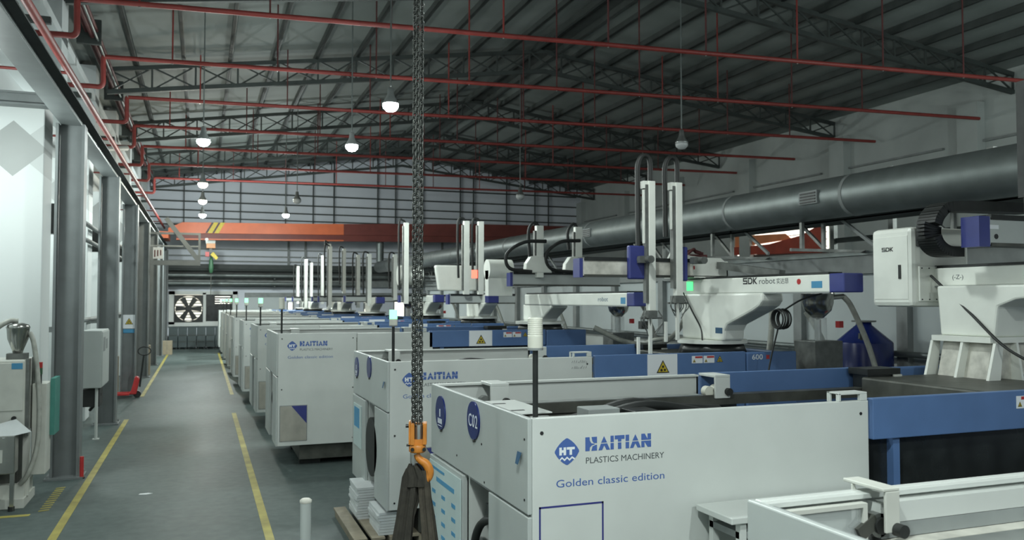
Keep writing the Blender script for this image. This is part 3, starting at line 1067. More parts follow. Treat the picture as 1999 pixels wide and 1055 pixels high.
# hydraulic clutter seen in the open top of C02
cl = [[(.55, 1.0, 1.87), (1.0, 1.1, 1.93), (1.5, 1.0, 1.89), (2.2, 1.2, 1.87)], [(.6, .7, 1.85), (1.1, .62, 1.95), (1.6, .75, 1.89), (2.4, .7, 1.85)], [(.7, .9, 1.87), (1.2, .85, 2.01), (1.7, .95, 1.95), (2.1, .8, 1.85)],
      [(.9, 1.25, 1.85), (1.3, 1.2, 1.99), (1.75, 1.25, 1.93), (2.3, 1.4, 1.87)], [(1.2, .5, 1.85), (1.6, .45, 1.98), (2.0, .55, 1.93), (2.5, .6, 1.87)]]
for t in (m2, m3, m1):
    for p in cl:
        MB().tube(smooth_path(p, 6), .035, n=8).build('hydraulic_hose', black, t)
    MB().box(.75, 1.0, .72, .92, 1.82, 2.02).build('valve_block', dusty, t, bev=.006)
    MB().box(.62, .75, .6, .74, 1.82, 1.98).build('valve_block', mid_iron, t, bev=.006)
    MB().box(1.05, 1.25, .6, .8, 1.82, 2.01).build('valve_block', black_metal, t, bev=.006)
    MB().cyl((.45, 1.1, 1.87), (.6, 1.1, 1.87), .07, n=14).build('motor', mid_iron, t)
# C01: clear inner window, big bracket and rubber bumper near the camera
MB().box(.10, .42, 2.10, 2.11, 1.72, 2.05).build('inner_window', clear, m1)
MB().box(.08, .44, 2.09, 2.12, 2.05, 2.065).box(.42, .44, 2.09, 2.12, 1.7, 2.05).build('window_trim', off_white, m1)
g = MB()
g.box(.465, .54, 2.04, 2.24, 2.112, 2.124).box(.475, .54, 2.04, 2.052, 1.965, 2.112)
g.prism([(0, 0), (.015, 0), (.05, -.17), (.0, -.17)], (.465, 2.20, 2.112), (1, 0, 0), (0, 0, 1), .008)
bk = g.build('large_bracket', off_white, m1, bev=.003)
MB().cyl((.525, 2.005, 1.975), (.525, 2.045, 1.975), .024, n=18).build('bumper', black, bk)
MB().cyl((.495, 2.09, 1.98), (.495, 2.13, 1.98), .044, n=22).build('roller', mid_iron, bk)
MB().cyl((.495, 2.075, 1.98), (.495, 2.09, 1.98), .030, n=20).build('roller_hub', black, bk)
MB().bar((.40, 2.11, 1.955), (.48, 2.11, 2.0), .05, .05).build('bracket_arm', dark_iron, bk)
MB().box(.50, 4.6, 2.09, 2.16, 1.985, 2.058).build('inner_rail', white, m1)
MB().box(.50, 4.6, 2.09, 2.15, 1.93, 1.983).build('inner_rail', dusty, m1)
MB().box(.45, 4.6, 2.02, 2.09, 1.915, 1.928).build('yellowed_rail', dirty_white, m1)
MB().box(.45, 4.6, 2.0, 2.08, 1.885, 1.913).build('guide_rail', black_metal, m1)

# machines further down the row are copies of the two-panel type
index_kids()
labs = ['white moulding machine with a green signal lamp, directly behind the steel plate machine', 'white moulding machine with a green signal lamp, third of the two-panel type along the aisle', 'white moulding machine half-way to the far wall', 'white moulding machine in front of the last three of the row',
        'white moulding machine third from the far end of the row', 'white moulding machine second from the far end of the row', 'white moulding machine at the far end of the row']
fx = [1.12, 1.04, .96, .92, .9, .88, .86]
for k, lb in enumerate(labs):
    c = copy_tree(m4)
    c.location = (fx[k], 18.7 + 4.4 * k, 0)
    c['label'] = lb
    for ch in list(c.children):
        for g_ in list(ch.children):
            if g_.name.startswith('lamp_lens'):
                g_.data = g_.data.copy()
                g_.data.materials[0] = lens_green


# ------------------------------------------------------------------ take-out robots on the machines
def sdk_letters(parent, org, u, h, m):
    """heavy squarish S D K"""
    S = [[(0, .8), (0, 1), (1.1, 1), (1.1, .8)], [(0, .4), (0, .8), (.22, .8), (.22, .6), (1.1, .6), (1.1, .4)], [(.88, .2), (.88, .4), (1.1, .4), (1.1, 0), (0, 0), (0, .2)]]
    D = [[(1.25, 0), (1.25, .75), (1.48, .75), (1.48, .2), (1.95, .2), (2.12, .35), (2.12, .65), (1.95, .8), (1.25, .8), (1.25, 1), (2.05, 1), (2.35, .75), (2.35, .25), (2.05, 0)]]
    K = [[(2.5, 0), (2.5, 1), (2.73, 1), (2.73, .6), (3.2, 1), (3.52, 1), (2.95, .52), (3.55, 0), (3.2, 0), (2.73, .42), (2.73, 0)]]
    b_ = MB()
    for poly in S + D + K:
        b_.prism(poly, org, Vector(u) * h, (0, 0, h), .0015)
    return b_.build('block_letters', m, parent)


def robot(label, loc, near=-2.5, far=.65, zb=.86, cap=True, words=True, ped='curved', ex=None, arms=(), box=True, name='takeout_robot', bw=.13, bh=.2, pw=.17, capw=.05):
    """origin: centre of the foot on the machine. beam runs along Y, the extract beam along X."""
    t = thing(name, label, 'robot', loc, 0, 'take-out robots on the moulding machines')
    if ped == 'curved':
        MB().lathe([(.0, 0), (.50, 0), (.44, .15), (0, .15)], n=8).build('foot_mount', black_metal, t)
        MB().cyl((0, 0, .15), (0, 0, .20), .49, n=28).build('flange', robot_white, t)
        poly = [(.52, .2), (.55, zb), (-1.36, zb), (-1.37, zb - .10), (-1.30, zb - .17), (-1.15, zb - .24), (-.60, .42), (-.54, .34), (-.52, .2)] if zb > .7 else [(.5, .2), (.5, zb), (-1.0, zb), (-.95, zb - .06), (-.5, .26), (-.46, .2)]
        MB().prism(poly, (-pw, 0, 0), (0, 1, 0), (0, 0, 1), 2 * pw).build('pedestal', robot_white, t, bev=.03)
        if words:
            MB().box(-pw - .004, -pw, -.50, -.34, .30, .38).build('sticker', tag_blue, t)
    else:
        MB().box(-.50, .46, -.42, .42, 0, .045).build('foot_mount', robot_white, t)
        MB().box(-.36, .36, -.34, .34, .43, .485).build('flange', robot_white, t)
        for sy_ in (-.36, .0, .36):
            MB().prism([(-.46, .045), (-.30, .045), (-.25, .43), (-.35, .43)], (0, sy_, 0), (1, 0, 0), (0, 0, 1), .03).build('gusset', robot_white, t)
            MB().prism([(.28, .045), (.46, .045), (.35, .43), (.25, .43)], (0, sy_, 0), (1, 0, 0), (0, 0, 1), .03).build('gusset', robot_white, t)
        MB().prism([(-.40, .045), (-.26, .045), (-.26, .43), (-.34, .43)], (-.02, 0, 0), (0, 1, 0), (0, 0, 1), .03).build('gusset', robot_white, t)
        MB().prism([(-.36, .045), (-.26, .43), (.26, .43), (.36, .045)], (0, .28, 0), (1, 0, 0), (0, 0, 1), .56).build('foot_core', dirty_white, t)
        MB().prism([(.30, .485), (.34, zb), (-1.0, zb), (-.95, zb - .1), (-.55, zb - .14), (-.36, .78), (-.32, .485)], (-.28, 0, 0), (0, 1, 0), (0, 0, 1), .56).build('pedestal', robot_white, t, bev=.02)
    # traverse beam
    MB().box(-bw, bw, near, far, zb, zb + bh).build('traverse_beam', robot_white, t, bev=.012)
    MB().box(-bw + .03, bw - .03, near + .05, far - .02, zb + bh, zb + bh + .03).build('beam_track', black_metal, t)
    MB().box(-bw - .004, -bw + .01, near, far, zb - .012, zb + .004).build('lower_trim', dusty, t)
    if cap:
        MB().box(-bw - .01, bw + .01, near - .24, near, zb - .005, zb + bh + .008).build('end_cap', deep_blue, t, bev=.015)
    if words:
        y0 = near + 1.62
        sdk_letters(t, (-bw - .0005, y0, zb + .115), (0, -1, 0), .085, print_black)
        text('robot', .075, print_grey, t, (-bw - .001, y0 - .33, zb + .115), '-X', width=.32)
        text('\u5b9e\u8fbe\u6602', .055, print_grey, t, (-bw - .001, y0 - .68, zb + .115), '-X', width=.22)
        MB().box(-bw - .003, -bw, near + .12, near + .30, zb + .05, zb + .13).build('sticker', sky_tag, t)
        MB().cyl((-bw - .004, near + .52, zb + .13), (-bw, near + .52, zb + .13), .035, n=12).build('stop_mark', red, t)
    if ex:
        xl, xr, ey, ez, eh = ex
        eb = MB().box(xl, xr, ey - .09, ey + .09, ez, ez + eh).build('extract_beam', dirty_white if words else white_front, t, bev=.006)
        MB().box(xl + .02, xr, ey - .10, ey + .10, ez + eh - .03, ez + eh + .02).build('top_track', black_metal, eb)
        MB().box(xl + .02, xr, ey - .10, ey + .10, ez - .01, ez + .02).build('bottom_track', dark_iron, eb)
        MB().box(xl - capw, xl, ey - .1, ey + .1, ez - .02, ez + eh).build('end_cap', deep_blue, eb)
        for (ax, z0, z1, style) in arms:
            if style == 'sdk':
                if z0 < .8:
                    ca = MB().box(ax - .32, ax - .06, ey - .16, ey - .08, ez - .04, ez + eh + .18).build('carriage', deep_blue, t, bev=.02)
                    mx = ax - .16
                else:
                    ca = MB().box(ax + .03, ax + .17, ey - .16, ey - .08, ez - .06, ez + eh + .18).build('carriage', deep_blue, t, bev=.02)
                    mx = ax + .24
                MB().cyl((mx, ey - .16, ez + .22), (mx, ey - .26, ez + .22), .05, n=14).cyl((mx + .06, ey - .26, ez + .22), (mx + .06, ey - .36, ez + .22), .05, n=14).bar((mx - .05, ey - .22, ez + .22), (mx + .10, ey - .22, ez + .22), .09).build('motor', mid_iron, ca)
                ar = MB().box(ax - .05, ax + .05, ey - .22, ey - .12, z0, z1).build('vertical_arm', robot_white, t, bev=.006)
                MB().box(ax - .095, ax - .055, ey - .21, ey - .13, z0 + .1, z1 - .05).build('slide_rail', mid_iron, ar)
                MB().box(ax - .12, ax - .10, ey - .2, ey - .16, z0 + .9, z1 - .12).build('slide_edge', robot_white, ar)
                MB().box(ax - .12, ax + .05, ey - .2, ey - .1, z1 - .1, z1).build('arm_head', robot_white, ar)
                tp = z1 + .22
                ch = smooth_path([(ax - .16, ey - .12, z0 + .8), (ax - .165, ey - .12, z1 - .1), (ax - .16, ey - .12, tp), (ax - .08, ey - .12, tp + .13), (ax + .02, ey - .12, tp + .08), (ax + .03, ey - .12, z1)], 6)
                MB().tube(ch, .035, n=6).build('cable_chain', black, ar)
                gp = MB()
                rnd_ = random.Random(int(ax * 100))
                gp.box(ax - .08, ax + .06, ey - .24, ey - .1, z0 - .10, z0)
                for i in range(9):
                    a_ = rnd_.uniform(-.12, .12)
                    gp.tube(smooth_path([(ax + a_, ey - .17, z0), (ax + a_ * 1.5, ey - .2, z0 - .14), (ax + a_ * .6, ey - .17, z0 - rnd_.uniform(.2, .34))], 4), .008, n=5)
                gp.bar((ax - .16, ey - .17, z0 - .1), (ax + .16, ey - .17, z0 - .1), .025)
                gp.build('gripper', mid_iron, ar)
                MB().bar((ax - .02, ey - .18, z0 - .6), (ax - .02, ey - .18, z0 - .05), .04).build('gripper_arm', robot_white, ar)
                MB().bar((ax - .20, ey - .18, z0 - .62), (ax - .20, ey - .18, z0 - .35), .035).build('gripper_arm', robot_white, ar)
            else:
                ar = MB().box(ax - .07, ax + .07, ey - .2, ey - .08, z0, z1).build('vertical_arm', robot_white, t, bev=.006)
                MB().box(ax - .11, ax - .07, ey - .18, ey - .1, z0 + .1, z1 - .1).build('slide_rail', mid_iron, ar)
                MB().tube(smooth_path([(ax - .2, ey - .15, z0 + .4), (ax - .22, ey - .15, z1 - .1), (ax - .1, ey - .15, z1 + .06), (ax, ey - .15, z1 - .05)], 6), .03, n=6).build('cable_chain', black, ar)
                if style == 'fair':
                    MB().prism([(-.26, 0), (-.24, .18), (-.14, .32), (.10, .34), (.20, .22), (.3, 0)], (ax - .05, ey - .05, ez + eh), (1, 0, 0), (0, 0, 1), .16).build('fairing', robot_white, t, bev=.02)
    return t


# robot on the hook machine: the one with the long lettered beam
r2 = robot('white robot with a long blue-capped beam and block letters along it', (6.88, 10.15, 2.03), near=-2.54, far=.62, zb=.855, bh=.205,
           ex=(-2.21, -.52, -.25, 1.08, .23), arms=((-1.24, .62, 2.36, 'sdk'), (-.82, .82, 2.36, 'sdk')))
# open electronics box on its far end
eb = MB()
eb.prism([(-.48, 1.10), (-.48, 1.28), (-.40, 1.40), (-.12, 1.37), (.16, 1.37), (.28, 1.28), (.28, 1.10)], (0, .05, 0), (1, 0, 0), (0, 0, 1), .05)
eb.prism([(-.48, 1.10), (-.48, 1.28), (-.36, 1.48), (.12, 1.48), (.28, 1.32), (.28, 1.10)], (0, .52, 0), (1, 0, 0), (0, 0, 1), .05)
eb.box(-.48, -.46, .0, .5, 1.10, 1.3).box(.26, .28, 0, .5, 1.10, 1.32).box(-.48, .28, 0, .5, 1.08, 1.11)
ebo = eb.build('electronics_box', robot_white, r2)
MB().tube(smooth_path([(-.3, .2, 1.4), (-.2, .15, 1.5), (-.1, .25, 1.46), (0, .2, 1.44)], 5), .02).tube(smooth_path([(-.35, .3, 1.42), (-.15, .28, 1.49), (.02, .3, 1.46)], 5), .02).box(-.3, 0, .1, .4, 1.3, 1.42).build('wiring', red_dark, ebo)
MB().box(-.32, -.28, -.003, 0, 1.2, 1.25).build('red_button', red, ebo)
MB().bar((.10, -.05, 1.26), (.20, -1.3, 1.10), .10, .10).build('cable_carrier', mid_iron, r2)
MB().box(-.136, -.13, .28, .44, .90, 1.03).build('green_display', led_green, r2)
MB().tube(smooth_path([(-.19, .45, .87), (-.20, .2, .6), (-.22, -.05, .36), (-.36, -.30, .19)], 5), .012, n=6).build('cable', black, r2)
# coiled cable hanging from it
cc = thing('cable_coil', 'coiled black cable hanging below the lettered robot beam', 'cable', (6.95, 8.72, 2.55))
for i in range(5):
    MB().tube([(.03 * i - .06, (.115 + .008 * (i % 3)) * math.cos(a * PI / 12), (.12 + .006 * (i % 2)) * math.sin(a * PI / 12)) for a in range(24)], .011, n=6, closed=True).build('loop', black, cc)
MB().tube(smooth_path([(0, -.05, .11), (0, -.4, .25), (0, -.75, .32)], 5), .011, n=6).build('upper_lead', black, cc)
MB().tube(smooth_path([(0, .05, -.1), (-.05, .14, -.5), (-.1, .15, -.75)], 5), .011, n=6).build('lower_lead', black, cc)

MB().box(4.95, 6.3, .95, 2.1, 1.2, 1.95).build('robot_mount', dark_iron, m2, bev=.02)
# robot on C02: control cabinet, beam coming towards the camera
r1 = robot('white robot with a lettered control cabinet and an oily beam, on the C02 machine', (7.42, 6.15, 1.95), near=-1.9, far=.55, zb=.99, cap=True, words=False, ped='stand', bh=.19, capw=.14,
           ex=(-.42, .9, -.31, 1.37, .27))
cb = MB().box(-.42, .40, .52, 1.08, .77, 1.62).build('control_cabinet', robot_white, r1, bev=.05)
MB().box(-.425, -.415, .57, 1.04, .85, 1.53).build('cabinet_door', robot_white, cb, bev=.004)
sdk_letters(cb, (-.4265, .92, 1.37), (0, -1, 0), .045, print_black)
MB().box(-.435, -.42, .66, .69, 1.07, 1.22).build('door_latch', black_metal, cb)
MB().box(-.36, -.17, .485, .525, 1.41, 1.60).build('cooling_fan', black, cb, bev=.01)
MB().cyl((-.26, .48, 1.5), (-.26, .49, 1.5), .03, n=14).build('fan_hub', steel, cb)
MB().box(-.34, .25, .495, .525, .83, 1.20).build('flange_plate', robot_white, cb, bev=.004)
bt = MB()
for i in range(6):
    for z in (.85, 1.18):
        bt.cyl((-.31 + i * .10, .49, z), (-.31 + i * .10, .50, z), .008, n=6)
bt.build('flange_bolts', print_black, cb, kind='stuff')
text('(-Z-)', .045, print_grey, r1, (-.1305, .28, 1.06), '-X', width=.13)
MB().tube(smooth_path([(-.20, .48, 1.10), (-.24, .3, .98), (-.28, -.05, .72), (-.34, -.45, .42), (-.30, -.75, .25)], 6), .014, n=6).build('cable', black, r1)
ec = smooth_path([(-.40, .0, 1.32), (-.60, .0, 1.33), (-.72, .0, 1.42), (-.74, .0, 1.56), (-.66, .0, 1.70), (-.45, .0, 1.77), (.6, .0, 1.79)], 6)
ecm = MB()
for a_, b_ in zip(ec[:-1], ec[1:]):
    ecm.bar(a_, b_, .22, .10)
ecm.build('cable_chain', black, r1)
MB().box(-.42, -.30, -.405, -.399, 1.52, 1.56).build('white_tag', print_white, r1)
MB().cyl((-.33, -.405, 1.45), (-.33, -.399, 1.45), .025, n=12).build('bolt_hole', print_black, r1)
arm = MB().box(.10, .32, -.52, -.3, 1.85, 3.0).build('vertical_arm', black_metal, r1)
MB().cyl((.20, -.42, 1.70), (.20, -.42, 1.92), .11, n=18).build('arm_collar', steel, arm)

# third robot
r3 = robot('light grey robot with looped black cables and two blue caps, behind the lettered beam', (6.3, 15.2, 2.17), bw=.17, near=-3.9, far=.4, zb=.53, words=False,
           ex=(-.75, 1.55, -.35, .90, .24), arms=((-.22, 1.05, 2.05, 'fair'), (.60, 1.2, 2.05, 'fair')))
MB().tube(smooth_path([(-.1, -.55, 1.75), (-.55, -.55, 1.72), (-.9, -.55, 1.5), (-.85, -.55, 1.22), (-.4, -.55, 1.16)], 6), .035, n=8).build('cable_loop', black, r3)
MB().tube(smooth_path([(.62, -.55, 1.78), (.2, -.55, 1.74), (-.1, -.55, 1.5), (0, -.55, 1.22), (.5, -.55, 1.16)], 6), .035, n=8).build('cable_loop', black, r3)
MB().cyl((-1.05, .2, 1.22), (-.55, .2, 1.22), .2, n=18).box(-1.05, -.55, .1, .3, .7, 1.2).build('rounded_cover', robot_white, r3)
text('robot', .07, tag_blue, r3, (-.1705, -2.9, .60), '-X', width=.35)
MB().box(-.174, -.17, -3.85, -3.7, .56, .66).build('sticker', sky_tag, r3)
MB().tube([(0, -4.1, .52), (0, -4.1, .30)], .008, n=5).build('pendant_cord', black, r3)
MB().box(-.06, .06, -4.15, -4.05, .18, .30).build('pendant_plug', black, r3)

# the robots farther down the row
r4 = robot('white robot with twin tall arms and a red lamp between them', (6.6, 20.0, 2.17), near=-.9, far=1.2, zb=.55, words=False,
           ex=(-.95, .75, -.55, .53, .22), arms=((-.55, .75, 2.55, 'plain'), (-.18, .75, 2.55, 'plain')))
MB().prism([(-.95, .85), (-1.05, 1.5), (-.75, 1.5), (.35, 1.5), (.42, 1.5), (.32, .85)], (0, .5, 0), (1, 0, 0), (0, 0, 1), .2).build('fairing', robot_white, r4, bev=.04)
MB().box(-.42, -.28, -.75, -.72, 1.15, 1.35).build('red_lamp', lens_red, r4)
r5 = robot('grey robot with ribbed beam and a rounded white cover, past the twin-arm robot', (6.4, 24.4, 2.17), near=-1.2, far=1.2, zb=.55, words=False,
           ex=(-.9, .9, -.3, .55, .2), arms=((-.75, .5, 2.9, 'plain'),))
MB().cyl((-.9, -.1, 1.35), (-.2, -.1, 1.35), .30, n=18).build('rounded_cover', robot_white, r5)
for i in range(4):
    MB().box(-.2, 1.2, .1, .2, 1.0 + i * .1, 1.06 + i * .1).build('rib', dusty, r5)
specs = [(5.6, 28.8, ((-.2, .4, 2.2), (.7, .6, 2.2))), (5.3, 33.2, ((-.6, .3, 2.7), (.5, .3, 2.4))), (5.6, 37.6, ((-.3, .2, 3.1), (.35, .9, 2.9))), (5.2, 42.0, ((-.4, .2, 2.6), (.4, .4, 2.8))), (5.2, 45.6, ((-.4, .4, 2.4), (.3, .3, 2.6)))]
rl = ['white robot on the machine half-way down the row', 'white robot on the fourth machine from the far end', 'white robot on the third machine from the far end', 'white robot on the second machine from the far end', 'white robot on the last machine by the far wall']
for (x, y, ar), lb in zip(specs, rl):
    rr = robot(lb, (x, y, 2.17), near=-1.2, far=1.0, zb=.5, words=False, ex=(-1.0, 1.0, -.3, .55, .2), arms=[(a, z0, z1, 'plain') for a, z0, z1 in ar])

# ------------------------------------------------------------------ hoppers, drum, hoses behind the machines
def loader(label, loc, s=1.0):
    t = thing('hopper_loader', label, 'hopper', loc, 0, 'steel hopper loaders on the injection units')
    MB().box(-.26 * s, .26 * s, -.24 * s, .24 * s, 0, .9 * s).build('stand_box', mid_iron, t, bev=.01)
    MB().cyl((0, 0, .9 * s), (0, 0, 1.25 * s), .13 * s, n=16).build('sight_glass', clear, t)
    MB().cyl((0, 0, .9 * s), (0, 0, 1.22 * s), .05 * s, n=10).build('feed_tube', steel, t)
    MB().lathe([(.0, 1.22), (.08, 1.24), (.20, 1.36), (.235, 1.48), (.235, 1.60), (.25, 1.61), (.25, 1.63), (.2, 1.66), (.1, 1.70), (0, 1.71)], n=24).build('hopper', stainless, t).scale = (s, s, s)
    MB().cyl((.22 * s, 0, 1.56 * s), (.5 * s, 0, 1.58 * s), .04 * s, n=10).build('inlet', stainless, t)
    MB().tube(smooth_path([(.5 * s, 0, 1.58 * s), (.62 * s, -.05, 1.4 * s), (.8 * s, -.2, .8 * s), (.95 * s, -.3, .1 * s)], 6), .045 * s, n=8).build('hose', hose_mat, t)
    MB().box(.16 * s, .24 * s, -.28 * s, -.2 * s, 1.1 * s, 1.2 * s).build('red_switch', red, t)
    return t


loader('polished hopper loader on a grey box behind the lettered robot', (8.9, 10.3, 1.27), 1.0)
loader('hopper loader behind the looped-cable robot', (8.15, 15.4, 1.26), .95)
loader('hopper loader beside the twin-arm robot', (8.1, 19.8, 1.26), .95)
loader('hopper loader beyond the ribbed-beam robot', (8.0, 24.3, 1.26), .95)
loader('hopper loader on the machine half-way down the row', (7.9, 28.6, 1.26), .95)
loader('hopper loader on the fourth machine from the far end', (7.9, 33.0, 1.26), .95)
dr = thing('storage_drum', 'dark blue cone-topped drum standing by the white partition', 'drum', (10.75, 11.3, 0))
MB().lathe([(0, .12), (.46, .12), (.47, .15), (.47, 2.05), (.46, 2.07), (.13, 2.36), (.12, 2.42)], n=28).build('body', badge_blue, dr)
MB().cyl((0, 0, 2.41), (0, 0, 2.435), .2, n=24).build('flange', mid_iron, dr)
MB().bar((-.33, -.28, 2.02), (-.24, -.20, 2.22), .10, .03).build('sight_window', mid_iron, dr)
MB().bar((-.337, -.288, 2.03), (-.25, -.21, 2.21), .045, .035).build('sight_glass', black, dr)
for a_ in range(3):
    MB().bar((.35 * math.cos(a_ * 2.1), .35 * math.sin(a_ * 2.1), 0), (.35 * math.cos(a_ * 2.1), .35 * math.sin(a_ * 2.1), .2), .08).build('leg', mid_iron, dr)
hs = [('pale hose leaning against the side of the blue drum', [(9.55, 10.9, 1.0), (9.6, 10.75, 1.6), (9.3, 10.7, 2.2), (9.1, 10.8, 2.6)]),
      ('pale hose rising from the blue injection cover to the pedestal', [(8.0, 10.3, 1.2), (8.2, 10.6, 1.8), (8.5, 10.9, 2.3), (8.9, 11.4, 2.75)]),
      ('pale hose sweeping along the floor side of the partition', [(7.9, 15.6, 1.1), (8.4, 14.6, 1.95), (8.9, 13.2, 2.1), (9.4, 12.6, 2.6), (9.9, 12.2, 3.2)]),
      ('grey hose sagging between the second and third machines', [(6.6, 13.4, 2.3), (7.1, 13.2, 2.05), (7.8, 13.2, 1.98), (8.5, 13.6, 2.25), (9.0, 14.2, 2.6)])]
for lb, p in hs:
    o = MB().tube(smooth_path(p, 8), .045, n=8).build('conveying_hose', hose_mat)
    tag(o, lb, 'hose', 'pale conveying hoses')

# ------------------------------------------------------------------ partition and duct on the machine side
pt = struct(MB().box(11.55, 11.65, 4.0, 44.0, 0, 3.3).build('wall_partition', part_mat))
for k in range(15):
    y = 5.6 + k * 2.7
    MB().box(11.42, 11.58, y, y + .24, 0, 3.3).build('post', dusty, pt)
MB().box(11.45, 11.75, 4, 44, 3.28, 3.66).build('top_beam', dusty, pt)
MB().box(11.40, 11.46, 4, 44, 3.62, 3.70).build('top_rail', galv, pt)
MB().box(11.53, 11.56, 4, 44, 1.2, 1.72).build('skirt_panel', white, pt)
pp = thing('partition_pipe', 'grey pipe running along the partition behind the machines', 'pipe', (11.3, 0, 1.86))
MB().cyl((0, 4.2, 0), (0, 40, 0), .055, n=10).build('pipe_run', galv, pp)
for k in range(8):
    MB().box(0, .25, 5 + k * 4.6, 5.08 + k * 4.6, -.06, .0).build('bracket', dusty, pp)

du = thing('air_duct', 'large round silver ventilation duct running along the machine row', 'duct', (10.0, 0, 0))


def dz_at(y):
    return 4.50 + (4.745 - 4.50) * (y - 8) / 41.4


MB().cyl((0, 2.5, dz_at(2.5)), (0, 49.3, dz_at(49.3)), .345, n=36, cap=True).build('duct_pipe', galv, du)
for k in range(15):
    y = 4.2 + k * 3.2
    MB().cyl((0, y, dz_at(y)), (0, y + .07, dz_at(y)), .352, n=36).build('joint_band', dusty, du)
for y in (11.35, 20.0, 30.0):
    z = dz_at(y)
    g = MB()
    a_ = R(195)
    fx_, fz_ = -.35, -.03
    g.box(-.375, -.33, y - .22, y + .22, z - .10, z + .12)
    o = g.build('air_grille', dusty, du)
    for i in range(4):
        MB().box(-.385, -.372, y - .19, y + .19, z - .085 + i * .05, z - .058 + i * .05).build('slat', black, o)
MB().cyl((-.1, 48.7, dz_at(48.7) + .3), (-.1, 48.7, 6.4), .22, n=20).build('riser_pipe', galv, du)
# frames that carry the duct
fl_ = ['angle-iron frame carrying the duct, the first seen beside the cabinet', 'angle-iron duct frame above the blue drum', 'angle-iron duct frame behind the electronics box', 'angle-iron duct frame behind the twin robot arms', 'angle-iron duct frame past the looped-cable robot', 'angle-iron duct frame behind the twin-arm robot', 'angle-iron duct frame far down the row', 'last angle-iron duct frame by the far wall']
fr0 = None
for k, lb in enumerate(fl_):
    y = 9.2 + 2.75 * k if k < 4 else 18 + (k - 4) * 7
    if fr0 is None:
        fr0 = thing('duct_frame', lb, 'frame', (0, y, 0), 0, 'frames under the ventilation duct')
        MB().box(9.97, 10.03, -.03, .03, 3.70, 4.17).build('post', mid_iron, fr0)
        MB().bar((9.75, 0, 3.68), (11.42, 0, 3.68), .05).build('bearer', mid_iron, fr0)
        MB().box(10.45, 10.51, -.03, .03, 3.7, 4.75).build('post', mid_iron, fr0)
        MB().bar((10.48, 0, 3.72), (10.48, 1.1, 4.6), .05).build('brace', mid_iron, fr0)
        MB().bar((10.48, 0, 4.5), (10.48, -1.2, 3.7), .05).build('brace', dusty, fr0)
        index_kids()
    else:
        c = copy_tree(fr0)
        c.location = (0, y, 0)
        c['label'] = lb
tr = thing('cable_tray', 'dark cable tray hung below the ventilation duct', 'tray', (10.75, 0, 4.18))
MB().box(-.3, .3, 3, 45, 0, .02).box(-.3, -.28, 3, 45, 0, .16).box(.28, .3, 3, 45, 0, .16).build('tray', truss_mat, tr)
for i in range(3):
    MB().cyl((-.2 + i * .18, 3, .06), (-.2 + i * .18, 45, .06), .04, n=6).build('cable', black, tr)
sh = thing('wall_shelving', 'dark shelving rails on the wall under the duct', 'shelving', (12.6, 0, 0))
for z in (4.0, 4.5):
    MB().box(0, .08, 6, 14, z, z + .10).build('rail', truss_mat, sh)
for y in (8.0, 10.2, 12.4, 14.0):
    MB().box(-.05, .05, y, y + .12, 3.0, 5.4).build('post', mid_iron, sh)
MB().box(-.1, .5, 6, 14, 2.9, 3.0).build('base', mid_iron, sh)
# right wall features
for k in range(7):
    y = 14.4 + 6.12 * k
    MB().box(XR - .35, XR, y - .4, y + .4, 0, 9.4).build('pilaster', rightw, wr)
for k in range(6):
    y = 15.6 + 6.12 * k
    MB().box(XR - .12, XR, y, y + 4.6, 8.05, 8.12).build('ledge', dusty, wr)
    MB().box(XR - .10, XR, y, y + 4.9, 6.75, 6.95).build('ledge', rightw, wr)
w3 = struct(bpy.data.objects.new('window_3', None))
COL.objects.link(w3)
w3.location = (XR, 30.5, 0)
MB().box(-.06, -.02, -3.0, 3.2, 4.9, 6.1).build('pane', day, w3)
for i in range(4):
    MB().box(-.09, -.06, -3.0, 3.2, 5.0 + i * .3, 5.03 + i * .3).build('mullion', dusty, w3)
MB().box(-.12, 0, -3.1, 3.3, 6.1, 6.22).box(-.12, 0, -3.1, 3.3, 4.8, 4.9).build('window_frame', truss_mat, w3)
oc = MB()
oc.prism([(-2.9, 4.75), (3.3, 4.95), (3.3, 5.32), (0.6, 5.30), (-1.6, 5.55), (-2.9, 5.95)], (XR - .30, 30.5, 0), (0, 1, 0), (0, 0, 1), .02)
o = oc.build('tarpaulin', red_cloth)
tag(o, 'red tarpaulin hung across the lit window of the dark wall', 'tarpaulin')
o = MB().prism([(-.9, 5.45), (3.2, 5.3), (3.2, 5.85), (-.5, 5.72)], (XR - .2, 30.5, 0), (0, 1, 0), (0, 0, 1), .02).build('tarpaulin', orange_cloth)
tag(o, 'pale orange sheet behind the red tarpaulin', 'tarpaulin')

# ------------------------------------------------------------------ far orange crane
cr = thing('bridge_crane', 'orange bridge crane girder spanning the hall in front of the far wall', 'crane', (0, 48.0, 0))
cg = MB()
cg.prism([(-1.7, 6.40), (-1.3, 6.36), (7.6, 6.50), (7.6, 7.13), (5, 7.06), (-1.0, 6.95), (-1.7, 6.62)], (0, .3, 0), (1, 0, 0), (0, 0, 1), .6)
cg.build('girder', orange, cr)
MB().prism([(7.6, 6.50), (24.0, 6.75), (24.0, 7.45), (15.5, 7.38), (7.6, 7.13)], (0, .3, 0), (1, 0, 0), (0, 0, 1), .58).build('girder', crane_orange_dim, cr)
MB().prism([(-1.3, 6.06), (24.0, 6.45), (24.0, 6.76), (-1.3, 6.37)], (0, .2, 0), (1, 0, 0), (0, 0, 1), .3).build('lower_web', crane_orange_dim, cr)
MB().prism([(-1.3, 6.0), (7.6, 6.14), (7.6, 6.21), (-1.3, 6.07)], (0, .3, 0), (1, 0, 0), (0, 0, 1), .6).build('flange_lip', orange, cr)
